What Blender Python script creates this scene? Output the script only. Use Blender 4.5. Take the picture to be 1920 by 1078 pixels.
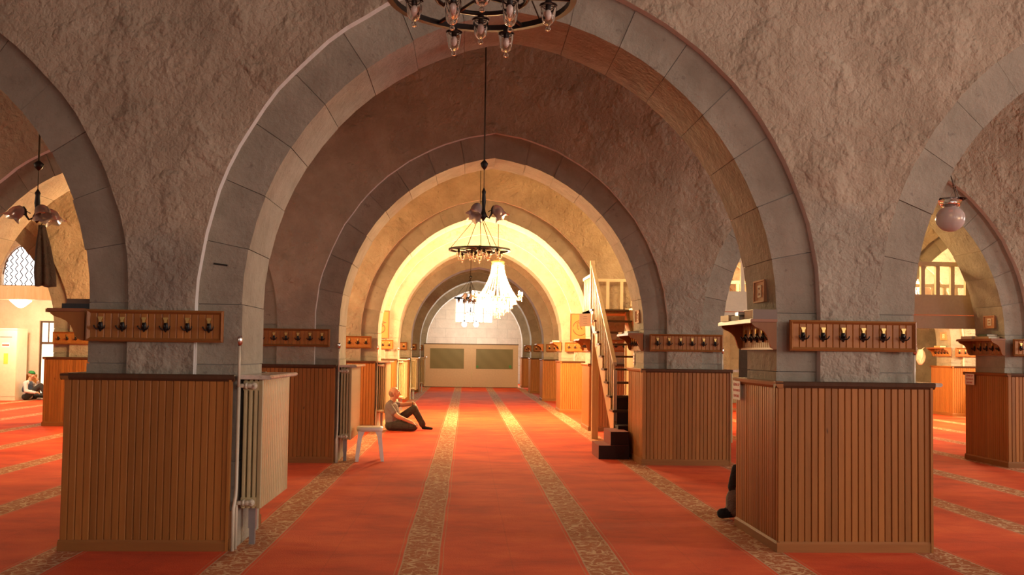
import bpy, bmesh, math, random
import numpy as np
from mathutils import Vector, Matrix

for o in list(bpy.data.objects): bpy.data.objects.remove(o)
rnd = random.Random(7)
scene = bpy.context.scene
COL = scene.collection
PI = math.pi

# ------------------------------------------------------------------ camera
CAM_H = 1.435
YAW, PIT, ROL, SHX, SHY, FOC = .0536, .0412, .0134, -8.47, 50.14, 1750.0
def camera():
    s, c = math.sin(YAW), math.cos(YAW); sp, cp = math.sin(PIT), math.cos(PIT); sr, cr = math.sin(ROL), math.cos(ROL)
    fwd = Vector((s*cp, c*cp, sp)); right = Vector((c, -s, 0)); up = Vector((-s*sp, -c*sp, cp))
    r2 = right*cr + up*sr; u2 = -right*sr + up*cr
    m = Matrix((r2, u2, -fwd)).transposed().to_4x4(); m.translation = (0, 0, CAM_H)
    cd = bpy.data.cameras.new('camera'); cd.sensor_width = 36; cd.lens = 36*FOC/1920
    cd.shift_x = SHX/1920; cd.shift_y = SHY/1920; cd.clip_end = 200
    o = bpy.data.objects.new('camera', cd); o.matrix_world = m; COL.objects.link(o); scene.camera = o
camera()

# ------------------------------------------------------------------ world, daylight, exposure
w = bpy.data.worlds.new('world'); scene.world = w; w.use_nodes = True
w.node_tree.nodes['Background'].inputs[0].default_value = (.75, .85, 1, 1)
w.node_tree.nodes['Background'].inputs[1].default_value = 1.0
vs = scene.view_settings
vs.view_transform = 'Standard'; vs.look = 'None'; vs.exposure = 0.08; vs.gamma = 1.0; vs.use_curve_mapping = False
DAY = (1.0, .91, .82)
def area(name, loc, size, energy, col, face):
    d = bpy.data.lights.new(name, 'AREA'); d.shape = 'RECTANGLE'; d.size, d.size_y = size; d.energy = energy; d.color = col
    o = bpy.data.objects.new(name, d); o.location = loc; COL.objects.link(o)
    o.rotation_euler = Vector(face).to_track_quat('-Z', 'Y').to_euler(); return o
# daylight falling through the windows of the entrance wall (behind the photographer) and the side walls; the near left light is added
for x, e in ((-9.2, 20), (1.2, 24), (4.6, 85), (8.0, 110), (11.4, 120)):
    area('daylight', (x, -3.25, 3.0), (1.5, 2.2), e, DAY, (0, 1, -.15))
area('daylight', (14.2, 3.5, 3.0), (1.5, 2.2), 520, DAY, (-1, 0, -.1))
area('daylight', (14.2, 9.4, 3.0), (1.5, 2.2), 300, DAY, (-1, 0, -.1))
area('daylight', (14.2, 20.0, 3.0), (1.5, 2.2), 220, (1, .85, .65), (-1, 0, -.25))
area('daylight', (.35, 42.6, 3.45), (1.6, 1.3), 420, DAY, (0, -1, -.1))
area('daylight', (-10.6, 22.78, 3.35), (.95, .8), 70, (1, .92, .8), (0, -1, -.2))
area('daylight', (-13.9, 9.4, 3.0), (1.5, 2.2), 170, (1, .78, .55), (1, 0, -.2))  # added warm fill that brightens the left-facing sides of the right piers
area('daylight', (-13.9, 19.5, 3.0), (1.5, 2.2), 160, (1, .85, .65), (1, 0, -.2))

# ------------------------------------------------------------------ materials
M = {}
class NT:
    def __init__(s, name):
        m = bpy.data.materials.new(name); m.use_nodes = True; s.m = m; s.t = m.node_tree; s.p = s.t.nodes['Principled BSDF']; M[name] = m
        s.tc = None
    def n(s, typ, **kw):
        nd = s.t.nodes.new(typ)
        for k, v in kw.items():
            if k in ('i',):
                for a, b in v.items():
                    if hasattr(b, 'is_output') or type(b).__name__.startswith('NodeSocket'): s.t.links.new(b, nd.inputs[a])
                    else: nd.inputs[a].default_value = b
            else: setattr(nd, k, v)
        return nd
    def link(s, a, b): s.t.links.new(a, b)
    def co(s, which='Object'):
        if not s.tc: s.tc = s.n('ShaderNodeTexCoord')
        return s.tc.outputs[which]
    def mp(s, scale, which='Object', vec=None):
        return s.n('ShaderNodeMapping', i={'Vector': vec or s.co(which), 'Scale': scale}).outputs[0]
    def noise(s, scale, detail=4, rough=.6, vec=None, dist=0., w=None):
        nd = s.n('ShaderNodeTexNoise', i={'Vector': vec or s.co(), 'Scale': scale, 'Detail': detail, 'Roughness': rough, 'Distortion': dist})
        if w is not None: nd.noise_dimensions = '4D'; s.link(w, nd.inputs['W'])
        return nd.outputs[0]
    def ramp(s, fac, stops):
        nd = s.n('ShaderNodeValToRGB', i={'Fac': fac}); e = nd.color_ramp.elements
        while len(e) < len(stops): e.new(.5)
        for k, (p, c) in enumerate(stops): e[k].position = p; e[k].color = (*c, 1) if len(c) == 3 else c
        return nd.outputs[0]
    def mix(s, fac, a, b, mode='MIX'):
        nd = s.n('ShaderNodeMix', data_type='RGBA', blend_type=mode)
        for k, v in ((0, fac), (6, a), (7, b)):
            if isinstance(v, (int, float)): nd.inputs[k].default_value = v
            elif isinstance(v, tuple): nd.inputs[k].default_value = (*v, 1)
            else: s.link(v, nd.inputs[k])
        return nd.outputs[2]
    def math(s, op, a, b=0., c=0.):
        nd = s.n('ShaderNodeMath', operation=op)
        for k, v in enumerate((a, b, c)):
            if isinstance(v, (int, float)): nd.inputs[k].default_value = v
            else: s.link(v, nd.inputs[k])
        return nd.outputs[0]
    def bump(s, h, dist, strength=1., prev=None):
        nd = s.n('ShaderNodeBump', i={'Height': h, 'Distance': dist, 'Strength': strength})
        if prev: s.link(prev, nd.inputs['Normal'])
        return nd.outputs[0]
    def out(s, col=None, rough=None, normal=None, **kw):
        for k, v in (('Base Color', col), ('Roughness', rough), ('Normal', normal)):
            if v is None: continue
            if isinstance(v, tuple): s.p.inputs[k].default_value = (*v, 1)
            elif isinstance(v, (int, float)): s.p.inputs[k].default_value = v
            else: s.link(v, s.p.inputs[k])
        for k, v in kw.items(): s.p.inputs[k.replace('_', ' ')].default_value = v
        return s.m
def plain(name, col, rough=.6, bump=0, scale=30, **kw):
    a = NT(name); c = a.mix(a.noise(scale*.4, 3), tuple(x*.88 for x in col), tuple(min(1, x*1.12) for x in col))
    nm = a.bump(a.noise(scale, 3), bump) if bump else None
    return a.out(c, rough, nm, **kw)

def make_materials():
    # lumpy lime plaster, brown above, grey cement patch low on the piers
    a = NT('plaster'); co = a.co()
    big = a.noise(.55, 5, .62); mid = a.noise(2.3, 6, .65, dist=.15); fine = a.noise(14, 5, .6)
    base = a.ramp(big, [(.32, (.27, .198, .130)), (.5, (.375, .30, .208)), (.68, (.44, .365, .265))])
    base = a.mix(.55, base, a.ramp(mid, [(.3, (.225, .175, .12)), (.55, (.39, .318, .225)), (.75, (.515, .445, .335))]))
    z = a.n('ShaderNodeSeparateXYZ', i={0: co}).outputs[2]
    zz = a.math('ADD', z, a.math('MULTIPLY', a.noise(1.1, 4, .6), 2.2))
    grey = a.ramp(zz, [(0, (1, 1, 1)), (1, (0, 0, 0))])
    msk = a.n('ShaderNodeMapRange', i={0: zz, 1: 3.25, 2: 3.5, 3: 1., 4: 0.}).outputs[0]
    base = a.mix(a.math('MULTIPLY', msk, .75), base, a.ramp(mid, [(.3, (.215, .19, .145)), (.7, (.36, .325, .25))]))
    stain = a.n('ShaderNodeMapRange', i={0: a.noise(.8, 4, .7, a.mp((1, 1, .6))), 1: .60, 2: .74, 3: 0., 4: .45}).outputs[0]
    base = a.mix(stain, base, (.16, .12, .10))
    lum = a.math('ABSOLUTE', a.math('SUBTRACT', a.noise(3.4, 5, .55), .5)); cre = a.math('ABSOLUTE', a.math('SUBTRACT', a.noise(8., 3, .55), .5))
    nm = a.bump(a.noise(1.7, 4, .55), .10, .8); nm = a.bump(lum, .09, .8, nm); nm = a.bump(cre, .045, .8, nm); nm = a.bump(fine, .012, .8, nm); nm = a.bump(a.noise(55, 3), .003, .6, nm)
    a.out(base, .92, nm)
    # dressed stone of arches and jambs
    a = NT('arch_stone'); oi = a.n('ShaderNodeObjectInfo'); r = oi.outputs['Random']
    mid = a.noise(3.2, 6, .65, w=a.math('MULTIPLY', r, 9)); fine = a.noise(26, 4, .6)
    base = a.ramp(mid, [(.28, (.19, .165, .12)), (.5, (.285, .252, .19)), (.75, (.39, .345, .265))])
    base = a.mix(.3, base, a.ramp(r, [(0, (.245, .21, .155)), (.5, (.29, .258, .195)), (1, (.33, .295, .225))]))
    pit = a.n('ShaderNodeMapRange', i={0: a.noise(14, 3, .6), 1: .64, 2: .72, 3: 0., 4: .5}).outputs[0]
    base = a.mix(pit, base, (.14, .11, .09))
    nm = a.bump(mid, .035, .8); nm = a.bump(fine, .007, .8, nm)
    a.out(base, .88, nm)
    plain('lit_edge', (.74, .70, .64), .9, .01, 12)  # whitish plaster lip, paler still with daylight put into its colour
    a = NT('mortar'); a.out((.25, .22, .19), .95, a.bump(a.noise(30, 3), .004))
    a = NT('ashlar'); b = a.n('ShaderNodeTexBrick', i={'Vector': a.mp((1, 1, 1), vec=a.n('ShaderNodeCombineXYZ', i={0: a.n('ShaderNodeSeparateXYZ', i={0: a.co()}).outputs[0], 1: a.n('ShaderNodeSeparateXYZ', i={0: a.co()}).outputs[2]}).outputs[0]), 'Color1': (.62, .58, .50, 1), 'Color2': (.50, .47, .41, 1), 'Mortar': (.40, .38, .33, 1), 'Scale': 1., 'Mortar Size': .012, 'Brick Width': .95, 'Row Height': .42})
    a.out(a.mix(.35, b.outputs[0], a.ramp(a.noise(3, 5), [(.3, (.42, .4, .35)), (.7, (.7, .67, .6))])), .9, a.bump(a.noise(12, 5), .02))
    a = NT('cream_wall'); a.out(a.ramp(a.noise(1.6, 5), [(.3, (.55, .47, .36)), (.6, (.68, .60, .48)), (.8, (.74, .66, .54))]), .9, a.bump(a.noise(9, 5), .01))
    plain('ceiling_plaster', (.30, .24, .19), .95, .02, 6)
    # varnished pine
    def wood(name, c0, c1, c2, rough, axis='Z', gs=1., use_rand=True):
        a = NT(name); oi = a.n('ShaderNodeObjectInfo'); r = oi.outputs['Random']
        st = {'Z': (14, 14, 1.1), 'X': (1.1, 14, 14), 'Y': (14, 1.1, 14)}[axis]
        v = a.mp(tuple(x*gs for x in st)); ww = a.math('MULTIPLY', r, 37.)
        g = a.noise(1.6, 6, .65, v, .6, w=ww)
        col = a.ramp(g, [(.25, c0), (.5, c1), (.75, c2)])
        if use_rand: col = a.mix(.6, col, a.ramp(r, [(0, tuple(x*.66 for x in c1)), (.5, c1), (1, tuple(min(1, x*1.22) for x in c1))]))
        kv = a.n('ShaderNodeMapping', i={'Vector': a.co(), 'Scale': {'Z': (9, 9, 3.2), 'X': (3.2, 9, 9), 'Y': (9, 3.2, 9)}[axis]}).outputs[0]
        k = a.noise(1.3, 2, .5, kv, 0., w=a.math('ADD', ww, 3.3))
        kn = a.n('ShaderNodeMapRange', i={0: k, 1: .735, 2: .77, 3: 0., 4: .85}).outputs[0]
        col = a.mix(kn, col, tuple(x*.18 for x in c0))
        a.out(col, rough, a.bump(g, .0012, .6), Coat_Weight=.08, Coat_Roughness=.2); a.p.inputs['Specular IOR Level'].default_value = .22
    wood('pine', (.20, .073, .016), (.33, .130, .030), (.43, .185, .046), .46)
    wood('pine_rail', (.18, .068, .018), (.27, .106, .028), (.34, .145, .038), .6, 'X')
    wood('pine_rail_y', (.19, .066, .022), (.28, .10, .033), (.35, .14, .046), .36, 'Y')
    wood('dark_wood', (.05, .028, .016), (.085, .045, .024), (.12, .065, .035), .4)
    wood('pale_wood', (.46, .33, .17), (.56, .42, .23), (.64, .49, .29), .45, use_rand=False)
    plain('cream_paint', (.62, .53, .37), .45, .001, 60)
    plain('white_paint', (.66, .62, .52), .4, .001, 60)
    plain('radiator_enamel', (.46, .37, .19), .4)
    plain('pipe_enamel', (.60, .54, .40), .35)
    plain('beige_panel', (.56, .39, .22), .5, .001, 40)
    plain('wardrobe_metal', (.74, .64, .46), .35)
    # olive woven panel with faint diagonals
    a = NT('olive_panel'); wv = a.n('ShaderNodeTexWave', wave_type='BANDS', bands_direction='DIAGONAL', i={'Vector': a.co(), 'Scale': 1.1, 'Distortion': 2.5, 'Detail': 2.}).outputs[1]
    a.out(a.mix(wv, (.17, .135, .045), (.19, .152, .053)), .5)
    plain('green_print', (.07, .23, .05), .6)
    # marble ledge
    a = NT('marble'); a.out(a.ramp(a.noise(7, 6, .7, dist=1.2), [(.3, (.36, .27, .20)), (.5, (.55, .46, .37)), (.7, (.68, .60, .50))]), .18)
    plain('iron', (.022, .019, .017), .45, Metallic=.5)
    plain('bronze', (.06, .04, .025), .4, Metallic=.7)
    plain('brass', (.60, .45, .16), .45, Metallic=1.)
    plain('chrome', (.7, .7, .7), .18, Metallic=1.)
    plain('steel_grey', (.33, .33, .34), .4, Metallic=.6)
    a = NT('clear_glass'); a.out((1, .98, .95), .02, None, Transmission_Weight=1., IOR=1.2)
    a = NT('frosted_glass'); a.out((.60, .50, .45), .12, None, Transmission_Weight=.35, IOR=1.3)
    a = NT('tulip_glass'); a.out((.42, .33, .30), .22, None, Transmission_Weight=.45, IOR=1.25)
    a = NT('bulb_glass'); a.out((.55, .45, .38), .2, None)
    a = NT('crystal'); a.out((1, .93, .78), .15, None, Transmission_Weight=.25, IOR=1.4)
    def emis(name, col, st):
        a = NT(name); a.out(col, .4, None); a.p.inputs['Emission Color'].default_value = (*col, 1); a.p.inputs['Emission Strength'].default_value = st
    emis('lit_bulb', (1, .80, .48), 45); emis('lit_shade', (1, .88, .66), 6); emis('lit_tube', (.95, .95, 1), 20)
    emis('daylit_pane', (.98, .97, 1.), 3.0); emis('lit_room_pane', (1, .95, .82), .8)
    # window behind the alcove: pale room seen through the glass
    plain('white_plastic', (.84, .80, .70), .35); plain('paper', (.88, .83, .76), .7); plain('red_ink', (.55, .05, .03), .7)
    plain('yellow_sticker', (.85, .60, .08), .6); plain('grey_ink', (.2, .2, .22), .7)
    plain('black_leather', (.018, .015, .013), .4); plain('book_tan', (.50, .33, .15), .5); plain('book_brown', (.16, .09, .05), .45); plain('book_green', (.05, .10, .06), .5); plain('page_edge', (.74, .66, .48), .8)
    plain('leather_tan', (.36, .15, .035), .5, .004, 25); plain('tooled_brown', (.14, .065, .02), .5); plain('copper_relief', (.50, .25, .11), .75, .004, 40)
    # cloths and skin
    plain('skin', (.52, .27, .155), .55, .002, 60); plain('lip', (.40, .16, .10), .5)
    def cloth(name, c):
        a = NT(name); h = a.noise(9, 4, .6, dist=1.2); a.out(a.mix(a.noise(40, 2), tuple(x*.8 for x in c), c), .85, a.bump(h, .03, .9))
    cloth('shirt_grey', (.22, .185, .175)); cloth('trousers_taupe', (.055, .04, .028)); cloth('sock_black', (.012, .012, .012))
    cloth('shirt_white', (.68, .66, .66)); cloth('vest_navy', (.045, .065, .11)); cloth('trousers_black', (.025, .024, .024)); cloth('sock_grey', (.36, .33, .28))
    cloth('cap_green', (.02, .20, .05)); cloth('trousers_brown', (.20, .14, .10)); cloth('hair_dark', (.03, .024, .02)); cloth('hair_grey', (.36, .22, .14)); cloth('cloth_white', (.72, .64, .54)); cloth('drape_dark', (.022, .014, .017))
    # carpet
    a = NT('carpet'); co = a.co(); xyz = a.n('ShaderNodeSeparateXYZ', i={0: co}); X = xyz.outputs[0]
    wob = a.math('MULTIPLY', a.math('SUBTRACT', a.noise(.9, 2), .5), .03)
    t = a.math('PINGPONG', a.math('ADD', a.math('ADD', X, .29), wob), .625)      # 0 on the middle of each border stripe
    def band(v, lo, hi, soft=.004):
        up = a.n('ShaderNodeMapRange', i={0: v, 1: lo - soft, 2: lo + soft, 3: 0., 4: 1.}).outputs[0]
        dn = a.n('ShaderNodeMapRange', i={0: v, 1: hi - soft, 2: hi + soft, 3: 1., 4: 0.}).outputs[0]
        return a.math('MULTIPLY', up, dn)
    nap = a.noise(1., 6, .62, a.mp((1.2, 1.9, 1)), .2); weave = a.noise(90, 2, .6)
    red = a.ramp(nap, [(.28, (.45, .034, .012)), (.5, (.68, .064, .018)), (.72, (.82, .115, .028))])
    red = a.mix(.10, red, a.ramp(weave, [(.3, (.18, .02, .008)), (.7, (.60, .14, .05))]))
    fleck = a.n('ShaderNodeMapRange', i={0: a.noise(30, 2, .5), 1: .72, 2: .78, 3: 0., 4: .45}).outputs[0]
    red = a.mix(fleck, red, (.62, .16, .07))
    c1 = a.noise(10, 1, .4, None, .5); line = a.n('ShaderNodeMapRange', i={0: a.math('ABSOLUTE', a.math('SUBTRACT', c1, .5)), 1: .022, 2: .045, 3: 1., 4: 0.}).outputs[0]
    c2 = a.noise(19, 1, .4, None, .6); line2 = a.n('ShaderNodeMapRange', i={0: a.math('ABSOLUTE', a.math('SUBTRACT', c2, .5)), 1: .015, 2: .035, 3: .6, 4: 0.}).outputs[0]
    tan = a.mix(nap, (.32, .075, .024), (.43, .115, .036))
    orn = a.mix(a.math('MAXIMUM', line, line2), tan, (.62, .38, .215))
    col = a.mix(band(t, -.1, .125), red, orn)
    col = a.mix(a.math('MULTIPLY', band(t, .120, .130, .002), .8), col, (.50, .33, .20))
    col = a.mix(a.math('MULTIPLY', band(t, .150, .157, .002), .55), col, (.55, .26, .13))
    col = a.mix(a.math('MULTIPLY', band(t, .620, .626, .002), .12), col, (.14, .02, .01))
    nm = a.bump(nap, .012, .5); nm = a.bump(weave, .004, .6, nm)
    a.out(col, .95, nm, Sheen_Weight=.05, Sheen_Roughness=.4); a.p.inputs['Sheen Tint'].default_value = (1, .62, .28, 1); a.p.inputs['Specular IOR Level'].default_value = .15
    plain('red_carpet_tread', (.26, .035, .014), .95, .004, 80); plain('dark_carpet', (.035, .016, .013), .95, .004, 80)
make_materials()

# ------------------------------------------------------------------ mesh helpers
class MB:
    def __init__(s): s.v = []; s.f = []; s.m = []; s.smooth = []; s.cur = 0; s.sm = False
    def add(s, vs, fs):
        b = len(s.v); s.v += [tuple(p) for p in vs]
        for f in fs: s.f.append(tuple(i + b for i in f)); s.m.append(s.cur); s.smooth.append(s.sm)
        return s
    def box(s, x0, x1, y0, y1, z0, z1):
        v = [(x, y, z) for z in (z0, z1) for y in (y0, y1) for x in (x0, x1)]
        return s.add(v, [(0, 2, 3, 1), (4, 5, 7, 6), (0, 1, 5, 4), (1, 3, 7, 5), (3, 2, 6, 7), (2, 0, 4, 6)])
    def prism(s, poly, ax, a, b):
        """closed 2-D outline extruded along an axis. ax 'y': poly in (x, z); 'x': (y, z); 'z': (x, y)"""
        put = {'y': lambda p, t: (p[0], t, p[1]), 'x': lambda p, t: (t, p[0], p[1]), 'z': lambda p, t: (p[0], p[1], t)}[ax]
        n = len(poly); v = [put(p, a) for p in poly] + [put(p, b) for p in poly]
        return s.add(v, [tuple(range(n))[::-1], tuple(range(n, 2*n))] + [(i, (i+1) % n, n+(i+1) % n, n+i) for i in range(n)])
    def tube(s, pts, r, n=8, closed=False, caps=True):
        pts = [Vector(p) for p in pts]; k = len(pts); rr = r if isinstance(r, (list, tuple)) else [r]*k
        t0 = (pts[1]-pts[0]).normalized(); ref = Vector((0, 0, 1)) if abs(t0.z) < .9 else Vector((1, 0, 0))
        a = t0.cross(ref).normalized(); rings = []
        for i, p in enumerate(pts):
            if closed: t = (pts[(i+1) % k] - pts[i-1]).normalized()
            else: t = (pts[min(i+1, k-1)] - pts[max(i-1, 0)]).normalized()
            a = (a - t*a.dot(t)).normalized(); b = t.cross(a)
            rings.append([p + (a*math.cos(2*PI*j/n) + b*math.sin(2*PI*j/n))*rr[i] for j in range(n)])
        v = [q for g in rings for q in g]; f = []
        for i in range(k if closed else k-1):
            i2 = (i+1) % k
            f += [(i*n+j, i*n+(j+1) % n, i2*n+(j+1) % n, i2*n+j) for j in range(n)]
        if caps and not closed: f += [tuple(range(n))[::-1], tuple(range((k-1)*n, k*n))]
        return s.add(v, f)
    def lathe(s, prof, n=16, c=(0, 0, 0), mat=None):
        """profile of (r, z) turned about z"""
        v = []; f = []; k = len(prof)
        for r, z in prof:
            for j in range(n):
                p = Vector((r*math.cos(2*PI*j/n), r*math.sin(2*PI*j/n), z))
                if mat is not None: p = mat @ p
                v.append(p + Vector(c))
        for i in range(k-1): f += [(i*n+j, i*n+(j+1) % n, (i+1)*n+(j+1) % n, (i+1)*n+j) for j in range(n)]
        if prof[0][0] > 1e-6: f.append(tuple(range(n))[::-1])
        if prof[-1][0] > 1e-6: f.append(tuple(range((k-1)*n, k*n)))
        return s.add(v, f)
    def ball(s, c, r, n=12, k=8, sc=(1, 1, 1)):
        prof = [(max(1e-7, math.sin(PI*i/k)), -math.cos(PI*i/k)) for i in range(k+1)]
        b = len(s.v); s.lathe(prof, n)
        for i in range(b, len(s.v)): p = s.v[i]; s.v[i] = (c[0]+p[0]*r*sc[0], c[1]+p[1]*r*sc[1], c[2]+p[2]*r*sc[2])
        return s
    def mesh(s, name, mats):
        me = bpy.data.meshes.new(name); me.from_pydata(s.v, [], s.f)
        for m in (mats if isinstance(mats, (list, tuple)) else [mats]): me.materials.append(M[m] if isinstance(m, str) else m)
        me.polygons.foreach_set('material_index', s.m); me.polygons.foreach_set('use_smooth', s.smooth)
        me.validate(); me.update(); return me
    def build(s, name, mats, parent=None, loc=(0, 0, 0), rot=None):
        return link(name, s.mesh(name, mats), parent, loc, rot)
def link(name, me, parent=None, loc=(0, 0, 0), rot=None):
    o = bpy.data.objects.new(name, me); COL.objects.link(o); o.location = loc
    if rot: o.rotation_euler = rot
    if parent: o.parent = parent
    return o
def tag(o, label=None, cat=None, group=None, kind=None):
    for k, v in (('label', label), ('category', cat), ('group', group), ('kind', kind)):
        if v: o[k] = v
    return o
def thing(name, loc, label, cat, group=None, rz=0):
    o = bpy.data.objects.new(name, None); COL.objects.link(o); o.location = loc; o.rotation_euler = (0, 0, rz); o.empty_display_size = .1
    return tag(o, label, cat, group)
def copy_tree(o, parent=None):
    c = o.copy(); COL.objects.link(c); c.parent = parent
    for ch in o.children: copy_tree(ch, c)
    return c
def dup(o, loc, label, rz=None):
    c = copy_tree(o); c.location = loc; c['label'] = label
    if rz is not None: c.rotation_euler = (0, 0, rz)
    return c
def struct(o, label=None): return tag(o, label, None, None, 'structure')
ORD = ['nearest', 'second', 'third', 'fourth', 'fifth', 'sixth', 'farthest']

# ------------------------------------------------------------------ layout (metres)
ROW = [6.7865 + 5.277*k for k in range(7)]
DEP, CAP = 1.07, 1.25                       # wainscot depth and height
WAIN = {'L3': (-12.40, -11.23), 'L2': (-7.62, -6.45), 'L1': (-2.84, -1.668), 'R1': (2.30, 3.467), 'R2': (7.20, 8.37), 'R3': (12.08, 13.25)}
UP = {'L3': (-12.295, -11.20), 'L2': (-7.515, -6.42), 'L1': (-2.735, -1.64), 'R1': (2.335, 3.40), 'R2': (7.235, 8.30), 'R3': (12.115, 13.18)}
COLS = ['L3', 'L2', 'L1', 'R1', 'R2', 'R3']
F0, F1 = .05, .93                           # pier body front and back, from the row line
ZS, ECC, RING, PROUD = 1.76, .26, .31, .08
XW0, XW1, YB, YE, ZC = -14.5, 14.5, -3.5, 43.0, 5.95

# ------------------------------------------------------------------ room shell
def shell():
    fl = MB().box(XW0-.3, XW1+.3, YB-.3, YE+.3, -.2, 0); struct(fl.build('floor', 'carpet'), 'red carpet floor with ornamented tan border stripes')
    struct(MB().box(XW0-.3, XW1+.3, YB-.3, YE+.3, ZC, ZC+.2).build('ceiling', 'ceiling_plaster'), 'flat brown plaster ceiling above the arches')
    def wall_holes(name, mat, axis, pos, lo, hi, holes, thick, label):
        """wall with rectangular holes (a0, a1, z0, z1); axis 'y' = plane at y=pos running along x"""
        m = MB(); xs = sorted({lo, hi} | {h[0] for h in holes} | {h[1] for h in holes})
        for a, b in zip(xs, xs[1:]):
            hs = sorted((h[2], h[3]) for h in holes if h[0] <= a and h[1] >= b); z = 0
            for z0, z1 in hs + [(ZC, ZC)]:
                if z0 > z:
                    if axis == 'y': m.box(a, b, min(pos, pos+thick), max(pos, pos+thick), z, z0)
                    else: m.box(min(pos, pos+thick), max(pos, pos+thick), a, b, z, z0)
                z = z1
        return struct(m.build(name, mat), label)
    wb = wall_holes('wall_back', 'cream_wall', 'y', YB, XW0, XW1, [(x-.75, x+.75, 1.9, 4.1) for x in (-9.2, 1.2, 4.6, 8.0, 11.4)], -.3, 'entrance wall with tall windows')
    wall_holes('wall_right', 'cream_wall', 'x', XW1, YB, YE, [(y-.75, y+.75, 1.9, 4.1) for y in (3.5, 9.4, 20.0)], .3, 'pale plaster side wall on the right')
    wall_holes('wall_left', 'cream_wall', 'x', XW0, YB, YE, [(8.65, 10.15, 1.9, 4.1), (18.75, 20.25, 1.9, 4.1)], -.3, 'pale plaster side wall on the left')
    wall_holes('wall_end', 'ashlar', 'y', YE, XW0, XW1, [(-.53, 1.22, 2.78, 4.15)], .3, 'pale ashlar end wall of the centre aisle')
    n = [0]
    def window(axis, pos, c, z0, z1, wid, cols, rows, label, pane='daylit_pane', fm='white_paint', inward=1):
        n[0] += 1; root = bpy.data.objects.new('window_%d' % n[0], None); COL.objects.link(root); struct(root, label)
        def put(a0, a1, d0, d1, zz0, zz1, nm, mt):
            m = MB()
            if axis == 'y': m.box(c+a0, c+a1, pos+d0, pos+d1, zz0, zz1)
            else: m.box(pos+d0, pos+d1, c+a0, c+a1, zz0, zz1)
            return m.build(nm, mt, root)
        h = wid/2; t = .05
        put(-h, h, .03, .08, z0, z0+t, 'frame_rail', fm); put(-h, h, .03, .08, z1-t, z1, 'frame_rail', fm)
        for k in range(cols+1):
            x = -h + t/2 + (wid-t)*k/cols; put(x-t/2, x+t/2, .03, .08, z0+t, z1-t, 'mullion', fm)
        for k in range(1, rows):
            z = z0 + (z1-z0)*k/rows; put(-h+t, h-t, .035, .075, z-.02, z+.02, 'glazing_bar', fm)
        for k in range(cols):
            for j in range(rows):
                put(-h + wid*k/cols+.03, -h + wid*(k+1)/cols-.03, .05, .055, z0+(z1-z0)*j/rows+.02, z0+(z1-z0)*(j+1)/rows-.02, 'pane', pane)
        return root
    window('y', YE+.05, .345, 2.78, 4.15, 1.75, 4, 3, 'bright barred window high in the end wall')
    for x in (-9.2, 1.2, 4.6, 8.0, 11.4): window('y', YB-.2, x, 1.9, 4.1, 1.5, 2, 3, 'tall window in the entrance wall')
    for y in (3.5, 9.4, 20.0): window('x', XW1+.05, y, 1.9, 4.1, 1.5, 2, 3, 'tall window in the right side wall')
    window('x', XW0-.2, 9.4, 1.9, 4.1, 1.5, 2, 3, 'added tall window in the left side wall')  # added, unseen; goes with the warm fill from the left
    window('x', XW0-.2, 19.5, 1.9, 4.1, 1.5, 2, 3, 'added tall window in the left side wall')
    return window, wall_holes
window, wall_holes = shell()

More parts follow.
